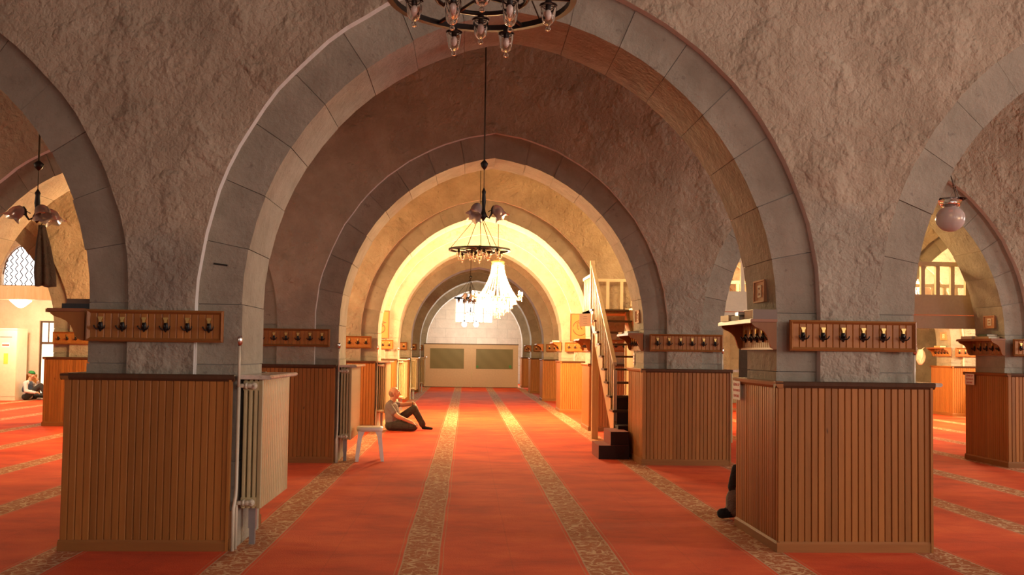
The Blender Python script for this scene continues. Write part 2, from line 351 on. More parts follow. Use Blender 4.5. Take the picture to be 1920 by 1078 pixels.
# ------------------------------------------------------------------ arcades
def arc(a, off, nseg):
    """half outline of a pointed arch: springing -> apex, measured from the arch centre (x<0 half)"""
    R = a + ECC; th1 = math.acos(-ECC/(R+off)); return [(ECC + (R+off)*math.cos(PI - (PI-th1)*k/nseg), ZS + (R+off)*math.sin(PI - (PI-th1)*k/nseg)) for k in range(nseg+1)]
def arcade(k):
    y0, y1 = ROW[k]+F0, ROW[k]+F1
    m = MB(); NS = 22
    spans = [(UP[a][1], UP[b][0]) for a, b in zip(COLS, COLS[1:])]
    if k == 3: spans[0] = (-13.2, -8.0)
    low = [(XW0, 0.)]                                  # lower outline of the plaster wall from left to right
    outs = []
    for (s0, s1) in spans:
        c, a = (s0+s1)/2, (s1-s0)/2; h = arc(a, RING, NS)
        jit = lambda: rnd.uniform(-.006, .006)
        L = [(c+x, z) for x, z in h]; Rr = [(c-x, z) for x, z in h[::-1]][1:]
        P = [(x+jit(), z+jit()) for x, z in L+Rr]; P[0] = (P[0][0], ZS); P[-1] = (P[-1][0], ZS)
        low += [(P[0][0], 0.)] + P + [(P[-1][0], 0.)]
    low.append((XW1, 0.))
    v = []; f = []; lips = []
    for x, z in low: v += [(x, y0, z), (x, y0, ZC), (x, y1, z), (x, y1, ZC)]
    for i in range(len(low)-1):
        a, b = 4*i, 4*i+4
        if abs(low[i+1][0]-low[i][0]) > 1e-6:
            f += [(a, b, b+1, a+1), (a+2, a+3, b+3, b+2)]
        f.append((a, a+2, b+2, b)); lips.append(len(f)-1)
    # rounded-off plaster lip: chamfer comes from the bevel below
    m.add(v, f)
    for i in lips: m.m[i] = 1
    wall = m.build('wall_row_%d' % (k+1), ['plaster', 'lit_edge'])
    struct(wall, ORD[k] + ' arcade wall of rough brown plaster over pointed arches')
    vis = {0: (1, 2, 3), 1: (1, 2, 3), 2: (0, 1, 2, 3), 3: (0, 1, 2, 3, 4)}.get(k, (2,))
    for si, (s0, s1) in enumerate(spans):
        c, a = (s0+s1)/2, (s1-s0)/2
        mo = MB(); NB = 8; o0, o1 = y0+PROUD, y1-PROUD
        # mortar core just behind the block faces
        e = .012; inn, out = arc(a+e, 0, 20), arc(a, RING+.01, 20)
        for sg in (-1, 1):
            pts_i = [(c-sg*-1*x if sg < 0 else c-x, z) for x, z in inn]; pts_o = [(c+x if sg < 0 else c-x, z) for x, z in out]
            pts_i = [(c+x if sg < 0 else c-x, z) for x, z in inn]
            pts_i = [(pts_i[0][0], 0.)] + pts_i; pts_o = [(pts_o[0][0], 0.)] + pts_o
            vv = []; ff = []
            for (xi, zi), (xo, zo) in zip(pts_i, pts_o): vv += [(xi, o0+e, zi), (xo, o0+e, zo), (xo, o1-e, zo), (xi, o1-e, zi)]
            for i in range(len(pts_i)-1):
                b = 4*i; ff += [(b, b+1, b+5, b+4), (b+2, b+3, b+7, b+6), (b+3, b, b+4, b+7)]
            mo.add(vv, ff)
        mo.build('mortar', 'mortar', wall)
        if si not in vis and k != 0: pass
        R = a + ECC
        for sg in (-1, 1):
            bl = []
            for j in range(NB):
                g = .0010
                def edge(t, off, gg):
                    R2 = R+off; th1 = math.acos(-ECC/R2); th = PI - (PI-th1)*t + gg; return (ECC + R2*math.cos(th), ZS + R2*math.sin(th))
                jr = rnd.uniform(-.005, .005); jy = rnd.uniform(-.006, .004)
                tj = lambda q: q
                inner = [edge((j+q)/NB, jr, -g if q == 0 else (g if q == 1 and j < NB-1 else 0)) for q in (0, .5, 1)]
                outer = [edge((j+q)/NB, RING+.015, -g*.9 if q == 0 else (g*.9 if q == 1 and j < NB-1 else 0)) for q in (0, .5, 1)]
                poly = inner + outer[::-1]
                if j == NB-1: poly[2] = (0, poly[2][1]); poly[3] = (0, poly[3][1])
                bl.append((poly, jy))
            ze = [0, .62, 1.32, ZS]
            for z0, z1 in zip(ze, ze[1:]):
                jr = rnd.uniform(-.006, .004)
                bl.append(([(-a+jr, z0+.003), (-a+jr, z1-.003), (-a-RING-.015, z1-.003), (-a-RING-.015, z0+.003)], rnd.uniform(-.006, .004)))
            for poly, jy in bl:
                if sg > 0: poly = [(-x, z) for x, z in poly][::-1]
                bm = bmesh.new(); 
                q = MB().prism([(c+x, z) for x, z in poly], 'y', o0+jy, o1-jy)
                q.build('voussoir', 'arch_stone', wall)
    return wall
for k in range(7): arcade(k)

# ------------------------------------------------------------------ wainscots
PW = .0504
def plank_mesh(h, name='plank', w=PW, t=.014, mat='pine'):
    g = .0035
    prof = [(-w/2, 0), (-w/2, -t*.35), (-w/2+g, -t), (w/2-g*2.2, -t), (w/2-g*1.2, -t*.7), (w/2, -t*.35), (w/2, 0)]
    return MB().prism([(x, y) for x, y in prof], 'z', 0, h).mesh(name, mat)
PLANK = plank_mesh(CAP-.045-.075)
def wainscot(col, k, faces, label, detail):
    x0, x1 = WAIN[col]; y0 = ROW[k]; W = x1-x0
    t = thing('wainscot', ((x0+x1)/2, y0+DEP/2, 0), label, 'wainscot', 'pine wainscots around the piers')
    hx, hy = W/2, DEP/2; b = .02
    rad = col in ('L1',)                                # the face towards the centre aisle carries a radiator: low panel only
    # corner posts and carcass
    core = MB(); lx1 = hx
    core.box(-hx+.016, hx-.016, -hy+.016, -hy+.05, .01, CAP-.03); core.box(-hx+.016, -hx+.05, -hy+.05, hy-.016, .01, CAP-.03)
    core.box(-hx+.05, hx-.016, hy-.05, hy-.016, .01, CAP-.03)
    if col not in ('L1', 'R1'): core.box(hx-.05, hx-.016, -hy+.05, hy-.05, .01, CAP-.03)
    core.build('carcass', 'dark_wood', t)
    fr = [('f', W, (0, -hy+.016), 0, 'pine_rail'), ('l', DEP, (-hx+.016, 0), -PI/2, 'pine_rail'), ('r', DEP, (hx-.016, 0), PI/2, 'pine_rail'), ('b', W, (0, hy-.016), PI, 'pine_rail')]
    for key, ln, (cx, cy), rz, rm in fr:
        if key == 'r' and col in ('L1', 'R1'):
            q = MB().box(-DEP/2+.02, DEP/2-.02, -.014, 0, .08, .27).build('low_panel', 'pine_rail', t, (cx, cy, 0), (0, 0, rz))
            MB().box(-DEP/2+.012, DEP/2-.012, -.02, .0, 0, .08).build('skirting_board', 'pine_rail', t, (cx, cy, 0), (0, 0, rz))
            MB().box(-DEP/2-.012, -DEP/2+.035, -.018, 0, .0, CAP-.03).build('corner_post', 'pine', t, (cx, cy, 0), (0, 0, rz)); continue
        n = round(ln/PW); st = (ln-.01)/n; sx = st/PW
        if key in faces and detail:
            for i in range(n):
                o = link('plank', PLANK, t, (cx+math.cos(rz)*(-ln/2+.005+st*(i+.5)), cy+math.sin(rz)*(-ln/2+.005+st*(i+.5)), .075), (0, 0, rz))
                o.scale = (sx*.985, rnd.uniform(.86, 1.1), 1)
        else:
            m = MB(); p = PLANK
            for i in range(n):
                x = -ln/2+.005+st*(i+.5); m.prism([(x-st/2, 0), (x-st/2, -.004), (x-st/2+.005, -.014), (x+st/2-.006, -.014), (x+st/2, -.004), (x+st/2, 0)], 'z', .075, CAP-.045)
            tag(m.build('panelling', 'pine', t, (cx, cy, 0), (0, 0, rz)), None, None, None, 'stuff')
        MB().prism([(0, 0), (-.024, 0), (-.024, .06), (-.016, .078), (0, .078)], 'x', -ln/2-.004, ln/2+.004).build('skirting_board', rm, t, (cx, cy, 0), (0, 0, rz))
        if key != 'r' or col not in ('L1', 'R1'):
            MB().prism([(.02, CAP-.048), (-.02, CAP-.048), (-.034, CAP-.03), (-.038, CAP-.008), (-.03, CAP), (.02, CAP)], 'x', -ln/2-.02, ln/2+.02).build('cap_rail', 'dark_wood' if key in 'fb' else 'pine_rail', t, (cx, cy, 0), (0, 0, rz))
    # flat top closing the gap to the stone
    uq = UP[col]; ux0, ux1 = uq[0]-(x0+x1)/2, uq[1]-(x0+x1)/2
    m = MB().box(-hx+.01, hx-.01, -hy+.02, -hy+F0+.02, CAP-.02, CAP-.004).box(-hx+.01, min(ux0+.02, hx), -hy+F0+.02, hy-.02, CAP-.02, CAP-.004)
    m.build('top_board', 'dark_wood', t)
    return t
side_l = {'L': 'left', 'R': 'right'}
def wl(col, k):
    s = {'L1': 'left row of the centre aisle', 'R1': 'right row of the centre aisle', 'L2': 'far left row', 'R2': 'row beside the right frame edge', 'R3': 'outermost right row'}[col]
    return 'pine plank wainscot round the %s pier in the %s' % (ORD[k], s)
for k in range(7):
    wainscot('L1', k, 'f', wl('L1', k), k < 2); wainscot('R1', k, 'fl', wl('R1', k), k < 2)
wainscot('L2', 2, 'f', 'reddish pine wainscot of the far pier beside the left lit passage', True)
wainscot('R2', 1, 'fl', 'pine wainscot of the pier cut by the right edge of the picture', True)
wainscot('R3', 3, 'fl', 'orange lit pine wainscot far back in the right passage', True)

# ------------------------------------------------------------------ coat racks
def hook_mesh():
    m = MB(); m.sm = True
    m.prism([(-.013, .02), (-.008, .035), (.008, .035), (.013, .02), (.017, -.01), (.006, -.032), (0, -.04), (-.006, -.032), (-.017, -.01)], 'y', -.012, 0)
    for s in (-1, 1):
        m.tube([(s*.008, -.008, -.02), (s*.02, -.016, -.022), (s*.032, -.026, -.012), (s*.038, -.032, .004)], [.0055, .005, .0045, .0055], 6)
    m.tube([(0, -.008, .0), (0, -.03, -.01), (0, -.046, .01)], [.006, .006, .005], 6)
    return m.mesh('hook', 'iron')
def plate_mesh():
    return MB().prism([(-.009, .028), (-.009, .042), (-.017, .058), (-.017, .066), (.017, .066), (.017, .058), (.009, .042), (.009, .028)], 'y', -.016, 0).mesh('knob', 'brass')
HOOK, KNOB = hook_mesh(), plate_mesh()
def rack_frame(w, h, t=.028):
    m = MB()
    o, i, d = (w/2, h/2), (w/2-t, h/2-t), .03
    q = [(-o[0], -o[1]), (o[0], -o[1]), (o[0], o[1]), (-o[0], o[1])]; p = [(-i[0], -i[1]), (i[0], -i[1]), (i[0], i[1]), (-i[0], i[1])]
    mid = [(x*(w/2-t*.45)/(w/2), z*(h/2-t*.45)/(h/2)) for x, z in q]
    v = [(x, 0, z) for x, z in q] + [(x, -.022, z) for x, z in q] + [(x, -.032, z) for x, z in mid] + [(x, -.012, z) for x, z in p] + [(x, 0, z) for x, z in p]
    f = [(4*L+k, 4*L+(k+1) % 4, 4*L+4+(k+1) % 4, 4*L+4+k) for L in range(4) for k in range(4)]
    m.add(v, f); return m.mesh('frame', 'pine_rail')
RW, RH = .965, .228
def make_rack(detail, label, nh=6):
    t = thing('coat_rack', (0, 0, 0), label, 'coat rack', 'hook boards on the piers')
    link('frame', rack_frame(RW, RH), t)
    n = 18; iw = RW-.05; st = iw/n
    if detail:
        me = plank_mesh(RH-.05, 'rack_plank', st*.98, .009)
        for i in range(n): link('plank', me, t, (-iw/2+st*(i+.5), -.002, -(RH-.05)/2))
    else:
        m = MB()
        for i in range(n): m.box(-iw/2+st*i+.001, -iw/2+st*(i+1)-.001, -.011, -.001, -RH/2+.02, RH/2-.02)
        tag(m.build('panelling', 'pine', t), None, None, None, 'stuff')
    for i in range(nh):
        x = -iw/2 + iw*(i+.5)/nh
        h = link('hook', HOOK, t, (x, -.011, -.005))
        link('knob', KNOB, h)
    return t
def rack_at(proto, col, k, label):
    x0, x1 = UP[col]; off = -.015 if col[0] == 'L' else .025
    return dup(proto, ((x0+x1)/2+off*.0 + (-.04 if col[0] == 'L' else .015), ROW[k]+F0-.005, 1.592), label)
def rl(col, k): return 'pine hook board on the %s pier in the %s row' % (ORD[k], 'left' if col[0] == 'L' else 'right')
P1 = make_rack(True, rl('L1', 0)); P1.location = ((UP['L1'][0]+UP['L1'][1])/2-.04, ROW[0]+F0-.005, 1.592)
rack_at(P1, 'R1', 0, 'pine board with six brass-topped hooks on the front right pier'); P1['label'] = 'pine board with six brass-topped hooks on the front left pier'
rack_at(P1, 'L1', 1, rl('L1', 1)); rack_at(P1, 'R1', 1, rl('R1', 1))
P2 = make_rack(False, rl('L1', 2)); P2.location = ((UP['L1'][0]+UP['L1'][1])/2-.04, ROW[2]+F0-.005, 1.592)
for k in range(2, 7):
    if k > 2: rack_at(P2, 'L1', k, rl('L1', k))
    rack_at(P2, 'R1', k, rl('R1', k))
rack_at(P2, 'L2', 2, 'reddish hook board on the far pier beside the left lit passage')
rack_at(P1, 'R2', 1, 'hook board cut by the right edge of the picture')
rack_at(P2, 'R3', 3, 'orange lit hook board far back in the right passage')

# ------------------------------------------------------------------ shelves with hooks on the side faces
def make_shelf(label, nh=5, L=.86):
    """hangs on a face looking to -x; runs along y; origin at the wall, z at the shelf top"""
    t = thing('book_shelf', (0, 0, 0), label, 'shelf', 'wall shelves on the piers')
    D = .20
    MB().box(-D, .0, -L/2-.015, L/2+.015, -.022, 0).build('shelf_board', 'pine_rail_y', t)
    MB().box(-D-.006, -D+.004, -L/2-.018, L/2+.018, -.03, -.006).build('edge_moulding', 'pine_rail_y', t)
    prof = [(0, -.022), (-D+.012, -.022), (-D+.015, -.04), (-D+.035, -.058), (-D+.07, -.072), (-.10, -.09), (-.078, -.115), (-.063, -.15), (-.052, -.19), (-.04, -.215), (-.02, -.225), (0, -.225)]
    for s in (-1, 1):
        y = s*(L/2-.012); MB().prism(prof, 'y', y-.011, y+.011).build('bracket', 'pine', t)
    n = 16; st = (L-.05)/n; me = plank_mesh(.19, 'rack_plank_side', st*.98, .008)
    for i in range(n): link('plank', me, t, (-.001, -(L-.05)/2+st*(i+.5), -.213), (0, 0, -PI/2))
    MB().box(-.022, 0, -L/2+.02, L/2-.02, -.228, -.212).build('lower_rail', 'pine_rail_y', t)
    for i in range(nh):
        h = link('hook', HOOK, t, (-.01, -(L-.1)/2+(L-.1)*(i+.5)/nh, -.13), (0, 0, -PI/2)); link('knob', KNOB, h)
    return t
def book(loc, size, mat, label, rz=0, tilt=0):
    """closed book lying flat: covers, spine and page block"""
    t = thing('book', loc, label, 'book', 'books on the pier shelves', rz); sx, sy, sz = size; c = min(.004, sz*.2)
    MB().box(-sx/2, sx/2, -sy/2, sy/2, 0, c).box(-sx/2, sx/2, -sy/2, sy/2, sz-c, sz).box(-sx/2, -sx/2+c, -sy/2, sy/2, c, sz-c).build('cover', mat, t)
    MB().box(-sx/2+c, sx/2-.006, -sy/2+.006, sy/2-.006, c, sz-c).build('pages', 'page_edge', t)
    return t
SZ = 1.712
S1 = make_shelf('shelf with scrolled brackets on the side of the front right pier'); S1.location = (UP['R1'][0]-.012, ROW[0]+F0+.47, SZ)
def shelf_at(col, k, label): return dup(S1, (UP[col][0]-.012, ROW[k]+F0+.47, SZ), label)
shelf_at('R1', 1, 'shelf with scrolled brackets beside the stair, on the second right pier')
for k in (2, 3, 4, 5): shelf_at('R1', k, 'shelf with scrolled brackets on the %s right pier' % ORD[k])
shelf_at('R2', 1, 'shelf with hooks on the pier at the right edge of the picture')
shelf_at('R3', 3, 'orange lit shelf far back in the right passage')
shelf_at('L1', 0, 'dark shelf bracket sticking out left of the front left pier').scale = (1.3, 1, 1)
def books():
    x, y, z = UP['R1'][0]-.11, ROW[0]+F0, SZ
    book((x+.01, y+.16, z), (.24, .185, .072), 'book_brown', 'thick brown book at the near end of the front right shelf', PI/2)
    book((x-.02, y+.44, z), (.17, .15, .035), 'black_leather', 'black book in the middle of the front right shelf', .15)
    book((x-.01, y+.45, z+.036), (.15, .13, .03), 'black_leather', 'second black book lying on the black book, front right shelf', -.1)
    book((x-.03, y+.72, z), (.16, .20, .05), 'book_tan', 'tan book at the far end of the front right shelf', .05)
    x, y = UP['R1'][0]-.11, ROW[1]+F0
    book((x, y+.35, z), (.16, .26, .03), 'book_brown', 'thin brown book on the shelf beside the stair')
    book((x-.02, y+.70, z), (.16, .2, .025), 'page_edge', 'thin pale booklet on the shelf beside the stair', .1)
    x, y = UP['R2'][0]-.11, ROW[1]+F0
    book((x, y+.30, z), (.17, .30, .03), 'book_tan', 'tan book on the shelf at the right edge', .08)
    book((x+.01, y+.31, z+.031), (.15, .26, .03), 'book_green', 'green book on top of the tan book at the right edge', -.06)
    book((x-.02, y+.66, z), (.16, .26, .04), 'page_edge', 'pale book at the back of the right edge shelf', .05)
    x, y = UP['L1'][0]-.15, ROW[0]+F0
    book((x+.03, y+.30, z), (.28, .21, .04), 'black_leather', 'black book lying on the shelf of the front left pier', PI/2)
    book((x+.04, y+.31, z+.041), (.26, .19, .035), 'book_brown', 'brown book on top of the black book, front left pier', PI/2+.04)
    book((x+.11, y+.34, z+.077), (.05, .16, .025), 'page_edge', 'small pale booklet topmost on the front left pier shelf')
    x, y = UP['R1'][0]-.11, ROW[3]+F0
    book((x, y+.40, z), (.16, .3, .04), 'book_tan', 'tan book on the fourth right pier shelf')
    x, y = UP['R3'][0]-.11, ROW[3]+F0
    book((x, y+.40, z), (.16, .3, .04), 'book_tan', 'tan book on the orange lit far right shelf')
books()

# ------------------------------------------------------------------ radiators
def section_mesh(w):
    m = MB(); D = .150; n = 4; cw = D/n
    for i in range(n):
        x = cw*i + cw/2; r = cw*.40; hw = w*.46
        if i == n-1: prof = [(x-r, -hw*.8), (x+r*.7, -hw), (x+r*1.2, -hw*.7), (x+r*1.2, hw*.7), (x+r*.7, hw), (x-r, hw*.8)]
        else: prof = [(x-r, -hw*.45), (x-r*.5, -hw*.8), (x+r*.5, -hw*.8), (x+r, -hw*.45), (x+r, hw*.45), (x+r*.5, hw*.8), (x-r*.5, hw*.8), (x-r, hw*.45)]
        m.prism(prof, 'z', .0, .93)
    for z in (.012, .85): m.box(.004, D-.008, -w*.36, w*.36, z, z+.066)
    return m.mesh('radiator_section', 'radiator_enamel')
def make_radiator(label, slab_label):
    """origin: wall face, near end, floor. Runs +y, stands off +x"""
    NS = 15; L = 1.02; w = L/NS; z0 = .285
    t = thing('radiator', (0, 0, 0), label, 'radiator', 'cream column radiators on the piers')
    me = section_mesh(w)
    for i in range(NS): link('radiator_section', me, t, (.02, .06+w*(i+.5), z0))
    for nm, z in (('top_valve', z0+.885), ('bottom_valve', z0+.045)):
        m = MB(); m.sm = True
        m.tube([(.0, .03, z), (.045, .03, z)], .016, 10); m.tube([(.045, .03, z), (.062, .03, z)], .024, 8); m.tube([(.062, .03, z), (.10, .032, z)], .019, 10)
        m.ball((.108, .034, z), .026, 10, 6); m.tube([(.108, .03, z), (.108, .062, z)], .02, 8); m.tube([(.118, .02, z), (.118, -.004, z)], .009, 8)
        m.build(nm, 'pipe_enamel', t)
    m = MB(); m.sm = True; m.tube([(.004, .02, z0+.885), (.004, .015, .44), (.004, .0, .38), (-.002, -.03, .30), (-.002, -.032, 0)], .0125, 10).build('supply_pipe', 'pipe_enamel', t)
    m = MB(); m.sm = True; m.tube([(.004, .03, z0+.045), (.004, .03, z0+.02), (.004, .03, 0)], .0115, 10).build('return_pipe', 'pipe_enamel', t)
    m = MB(); m.sm = True; m.tube([(.01, -.012, z0+.88), (.01, -.016, 1.47)], .010, 8).build('vent_pipe', 'pipe_enamel', t)
    v = MB(); v.sm = True; v.lathe([(.010, 1.455), (.019, 1.475), (.020, 1.515), (.016, 1.525), (.006, 1.53)], 10, (.01, -.016, 0)).tube([(.01, -.016, 1.52), (.024, -.028, 1.532)], .004, 6).build('vent_valve', 'chrome', t)
    MB().box(.06, .10, .20, .24, .0, .13).box(.055, .105, .19, .25, .12, z0+.02).build('support_leg', 'steel_grey', t)
    s = MB(); s.prism([(-.005, 1.218), (.225, 1.218), (.236, 1.228), (.236, 1.238), (.225, 1.247), (-.005, 1.247)], 'y', .0, 1.06)
    sl = tag(s.build('marble_ledge', 'marble'), slab_label, 'ledge', 'marble ledges over the radiators')
    return t, sl
def rlab(k, s): return ('cream column radiator on the %s %s pier' % (ORD[k], s), 'veined marble ledge over the %s %s radiator' % (ORD[k], s))
RA, SA = make_radiator(*rlab(0, 'left'))
def rad_pos(col, k): return (UP[col][1]+.006, ROW[k]+F0-.01, 0)
RA.location = rad_pos('L1', 0); SA.location = rad_pos('L1', 0)
for k in range(1, 7):
    a, b = rlab(k, 'left'); dup(RA, rad_pos('L1', k), a); dup(SA, rad_pos('L1', k), b)
for k in (0, 1):
    a, b = rlab(k, 'right'); p = (WAIN['R1'][1]-.10, ROW[k]+F0+.05, 0); dup(RA, p, a).scale = (1, .85, 1); dup(SA, p, b).scale = (1, .85, 1)

# ------------------------------------------------------------------ ring chandeliers
def make_ring(label):
    t = thing('ring_chandelier', (0, 0, 0), label, 'chandelier', 'iron ring chandeliers with glass cups')
    R, r2 = .50, .25
    m = MB(); ns = 48
    for k, (ri, ro) in enumerate(((R-.022, R+.012),)):
        v = []; f = []
        for j in range(ns):
            c, s = math.cos(2*PI*j/ns), math.sin(2*PI*j/ns); v += [(ri*c, ri*s, -.016), (ro*c, ro*s, -.016), (ro*c, ro*s, .016), (ri*c, ri*s, .016)]
        for j in range(ns):
            a, b = 4*j, 4*((j+1) % ns); f += [(a+q, a+(q+1) % 4, b+(q+1) % 4, b+q) for q in range(4)]
        m.add(v, f)
    m.build('outer_ring', 'iron', t)
    m = MB(); m.sm = True; m.tube([(r2*math.cos(2*PI*j/32), r2*math.sin(2*PI*j/32), 0) for j in range(32)], .013, 6, True).build('inner_ring', 'iron', t)
    for j in range(6):
        a = 2*PI*j/6; MB().tube([(r2*math.cos(a), r2*math.sin(a), 0), (R*math.cos(a), R*math.sin(a), 0)], .011, 6).build('spoke', 'iron', t)
    for j in range(3):
        a = 2*PI*j/3+.3; MB().tube([(r2*math.cos(a), r2*math.sin(a), 0), (0, 0, .62)], .006, 5).build('chain', 'bronze', t)
        MB().tube([(R*math.cos(a+.5), R*math.sin(a+.5), 0), (0, 0, .62)], .005, 5).build('chain', 'bronze', t)
    MB().tube([(0, 0, .60), (0, 0, ZC-3.17)], .006, 6).build('suspension_rod', 'bronze', t)
    h = MB(); h.sm = True; h.lathe([(.001, -.05), (.04, -.03), (.05, .0), (.03, .05), (.012, .08)], 12).build('hub', 'iron', t)
    for j in range(2): a = .5+PI*j/2; MB().tube([(-r2*math.cos(a), -r2*math.sin(a), 0), (r2*math.cos(a), r2*math.sin(a), 0)], .010, 6).build('spoke', 'iron', t)
    g = MB(); g.sm = True; g.lathe([(.046, .0), (.044, -.02), (.040, -.05), (.035, -.08), (.026, -.10), (.010, -.112), (.008, -.116), (.014, -.122), (.016, -.130), (.012, -.139), (.001, -.143)], 14)
    gm = g.mesh('glass_cup', 'clear_glass')
    s = MB(); s.sm = True; s.lathe([(.012, .03), (.020, .02), (.020, -.018), (.016, -.026)], 10); sm = s.mesh('socket', 'iron')
    b = MB(); b.sm = True; b.lathe([(.014, -.026), (.022, -.04), (.022, -.062), (.014, -.078), (.001, -.086)], 10); bm_ = b.mesh('bulb', 'bulb_glass')
    rim = MB(); rim.tube([(.047*math.cos(2*PI*j/16), .047*math.sin(2*PI*j/16), 0) for j in range(16)], .003, 5, True).box(-.047, .047, -.003, .003, -.003, .003); rm = rim.mesh('cup_holder', 'iron')
    for rr, angs in ((R-.005, (72, 108, 252, 288)), (.36, (0, 180)), (r2, (90, 270)), (.16, (12, 168, 200, 340))):
        for a in angs:
            a = math.radians(a); p = (rr*math.cos(a), rr*math.sin(a), -.035)
            c = link('glass_cup', gm, t, p); link('socket', sm, c); link('bulb', bm_, c); link('cup_holder', rm, c)
    return t
RC = make_ring('large iron ring chandelier with glass cups cut by the top edge')
RC.location = (.055, 4.95, 3.345)
dup(RC, (.20, 15.45, 3.13), 'iron ring chandelier hanging above the stool in mid aisle', .3)
dup(RC, (.10, 30.6, 3.2), 'small distant iron ring chandelier in front of the window glare', .1)

# ------------------------------------------------------------------ tulip shade lamps
def make_tulip(label, n=3, R=.15, sc=1.):
    t = thing('tulip_lamp', (0, 0, 0), label, 'lamp', 'pendant lamps with tulip glass shades')
    m = MB(); m.sm = True
    m.lathe([(.001, -.09), (.012, -.075), (.03, -.05), (.034, -.02), (.022, .01), (.016, .05), (.024, .12), (.018, .20), (.024, .225), (.012, .25), (.004, .27)], 14).build('stem', 'iron', t)
    m = MB(); m.sm = True; m.lathe([(.004, .46), (.03, .49), (.042, .53), (.02, .555), (.004, .57)], 12).build('ceiling_cup', 'iron', t)
    MB().tube([(0, 0, .26), (0, 0, .47)], .004, 6).build('hook_rod', 'bronze', t)
    ch = MB(); z = .565; i = 0
    ch.tube([(0, 0, .56), (0, 0, ZC-2.92)], .008, 6); ch.build('chain', 'bronze', t)
    for j in range(n):
        a = .45 + 2*PI*j/n; d = Vector((math.cos(a), math.sin(a), 0))
        arm = MB(); arm.sm = True
        arm.tube([d*.02 + Vector((0, 0, -.03)), d*.06+Vector((0, 0, -.055)), d*.085+Vector((0, 0, -.01)), d*.09+Vector((0, 0, .05)), d*.11+Vector((0, 0, .075))], [.011, .010, .010, .010, .012], 8)
        arm.tube([d*.10+Vector((0, 0, -.01)), d*.075+Vector((0, 0, .03)), d*.05+Vector((0, 0, .01))], .006, 6)
        ar = arm.build('arm', 'iron', t)
        ax = (d*.55 + Vector((0, 0, -.85))).normalized(); q = ax.to_track_quat('Z', 'Y').to_matrix()
        sh = MB(); sh.sm = True; prof = [(.018, 0), (.032, .012), (.052, .04), (.060, .075), (.058, .105), (.066, .135), (.082, .158)]
        N = 20; v = []; f = []
        for i, (r, zz) in enumerate(prof):
            for kk in range(N):
                th = 2*PI*kk/N; rr = r*(1 + (.16*math.cos(5*th) if i == len(prof)-1 else (.07*math.cos(5*th) if i == len(prof)-2 else 0))); zz2 = zz + (.012*math.cos(5*th) if i == len(prof)-1 else 0)
                v.append(q @ Vector((rr*math.cos(th), rr*math.sin(th), zz2)) + d*.115 + Vector((0, 0, .08)))
        for i in range(len(prof)-1): f += [(i*N+kk, i*N+(kk+1) % N, (i+1)*N+(kk+1) % N, (i+1)*N+kk) for kk in range(N)]
        sh.add(v, f); s = sh.build('tulip_shade', 'tulip_glass', t)
        bb = MB(); bb.sm = True; c = d*.115+Vector((0, 0, .08))+ax*.07; bb.ball(tuple(c), .026, 10, 8); bb.build('bulb', 'bulb_glass', s)
    return t
TU = make_tulip('dark pendant lamp with tulip shades in the centre aisle')
TU.location = (.165, 9.9, 2.92)
TU.rotation_euler = (0, 0, -.45)
dup(TU, (-4.47, 9.9, 2.80), 'pendant lamp with tulip shades under the left arch', .75).scale = (1.25, 1.25, 1.)
dup(TU, (.10, 25.3, 2.95), 'tiny distant tulip lamp left of the crystal chandelier', .3)
FT = dup(TU, (.15, 35.8, 2.9), 'tiny tulip lamp with added light hanging before the bright window', .3)
for c in FT.children_recursive:
    if c.name.startswith('bulb'):
        c.data = c.data.copy(); c.data.materials.clear(); c.data.materials.append(M['lit_bulb'])
ld = bpy.data.lights.new('bulb_light', 'POINT'); ld.energy = 210; ld.color = (1, .80, .55); ld.shadow_soft_size = .1  # light added to this lamp to brighten the partition
lo = bpy.data.objects.new('bulb_light', ld); COL.objects.link(lo); lo.parent = FT; lo.location = (0, 0, -.22)

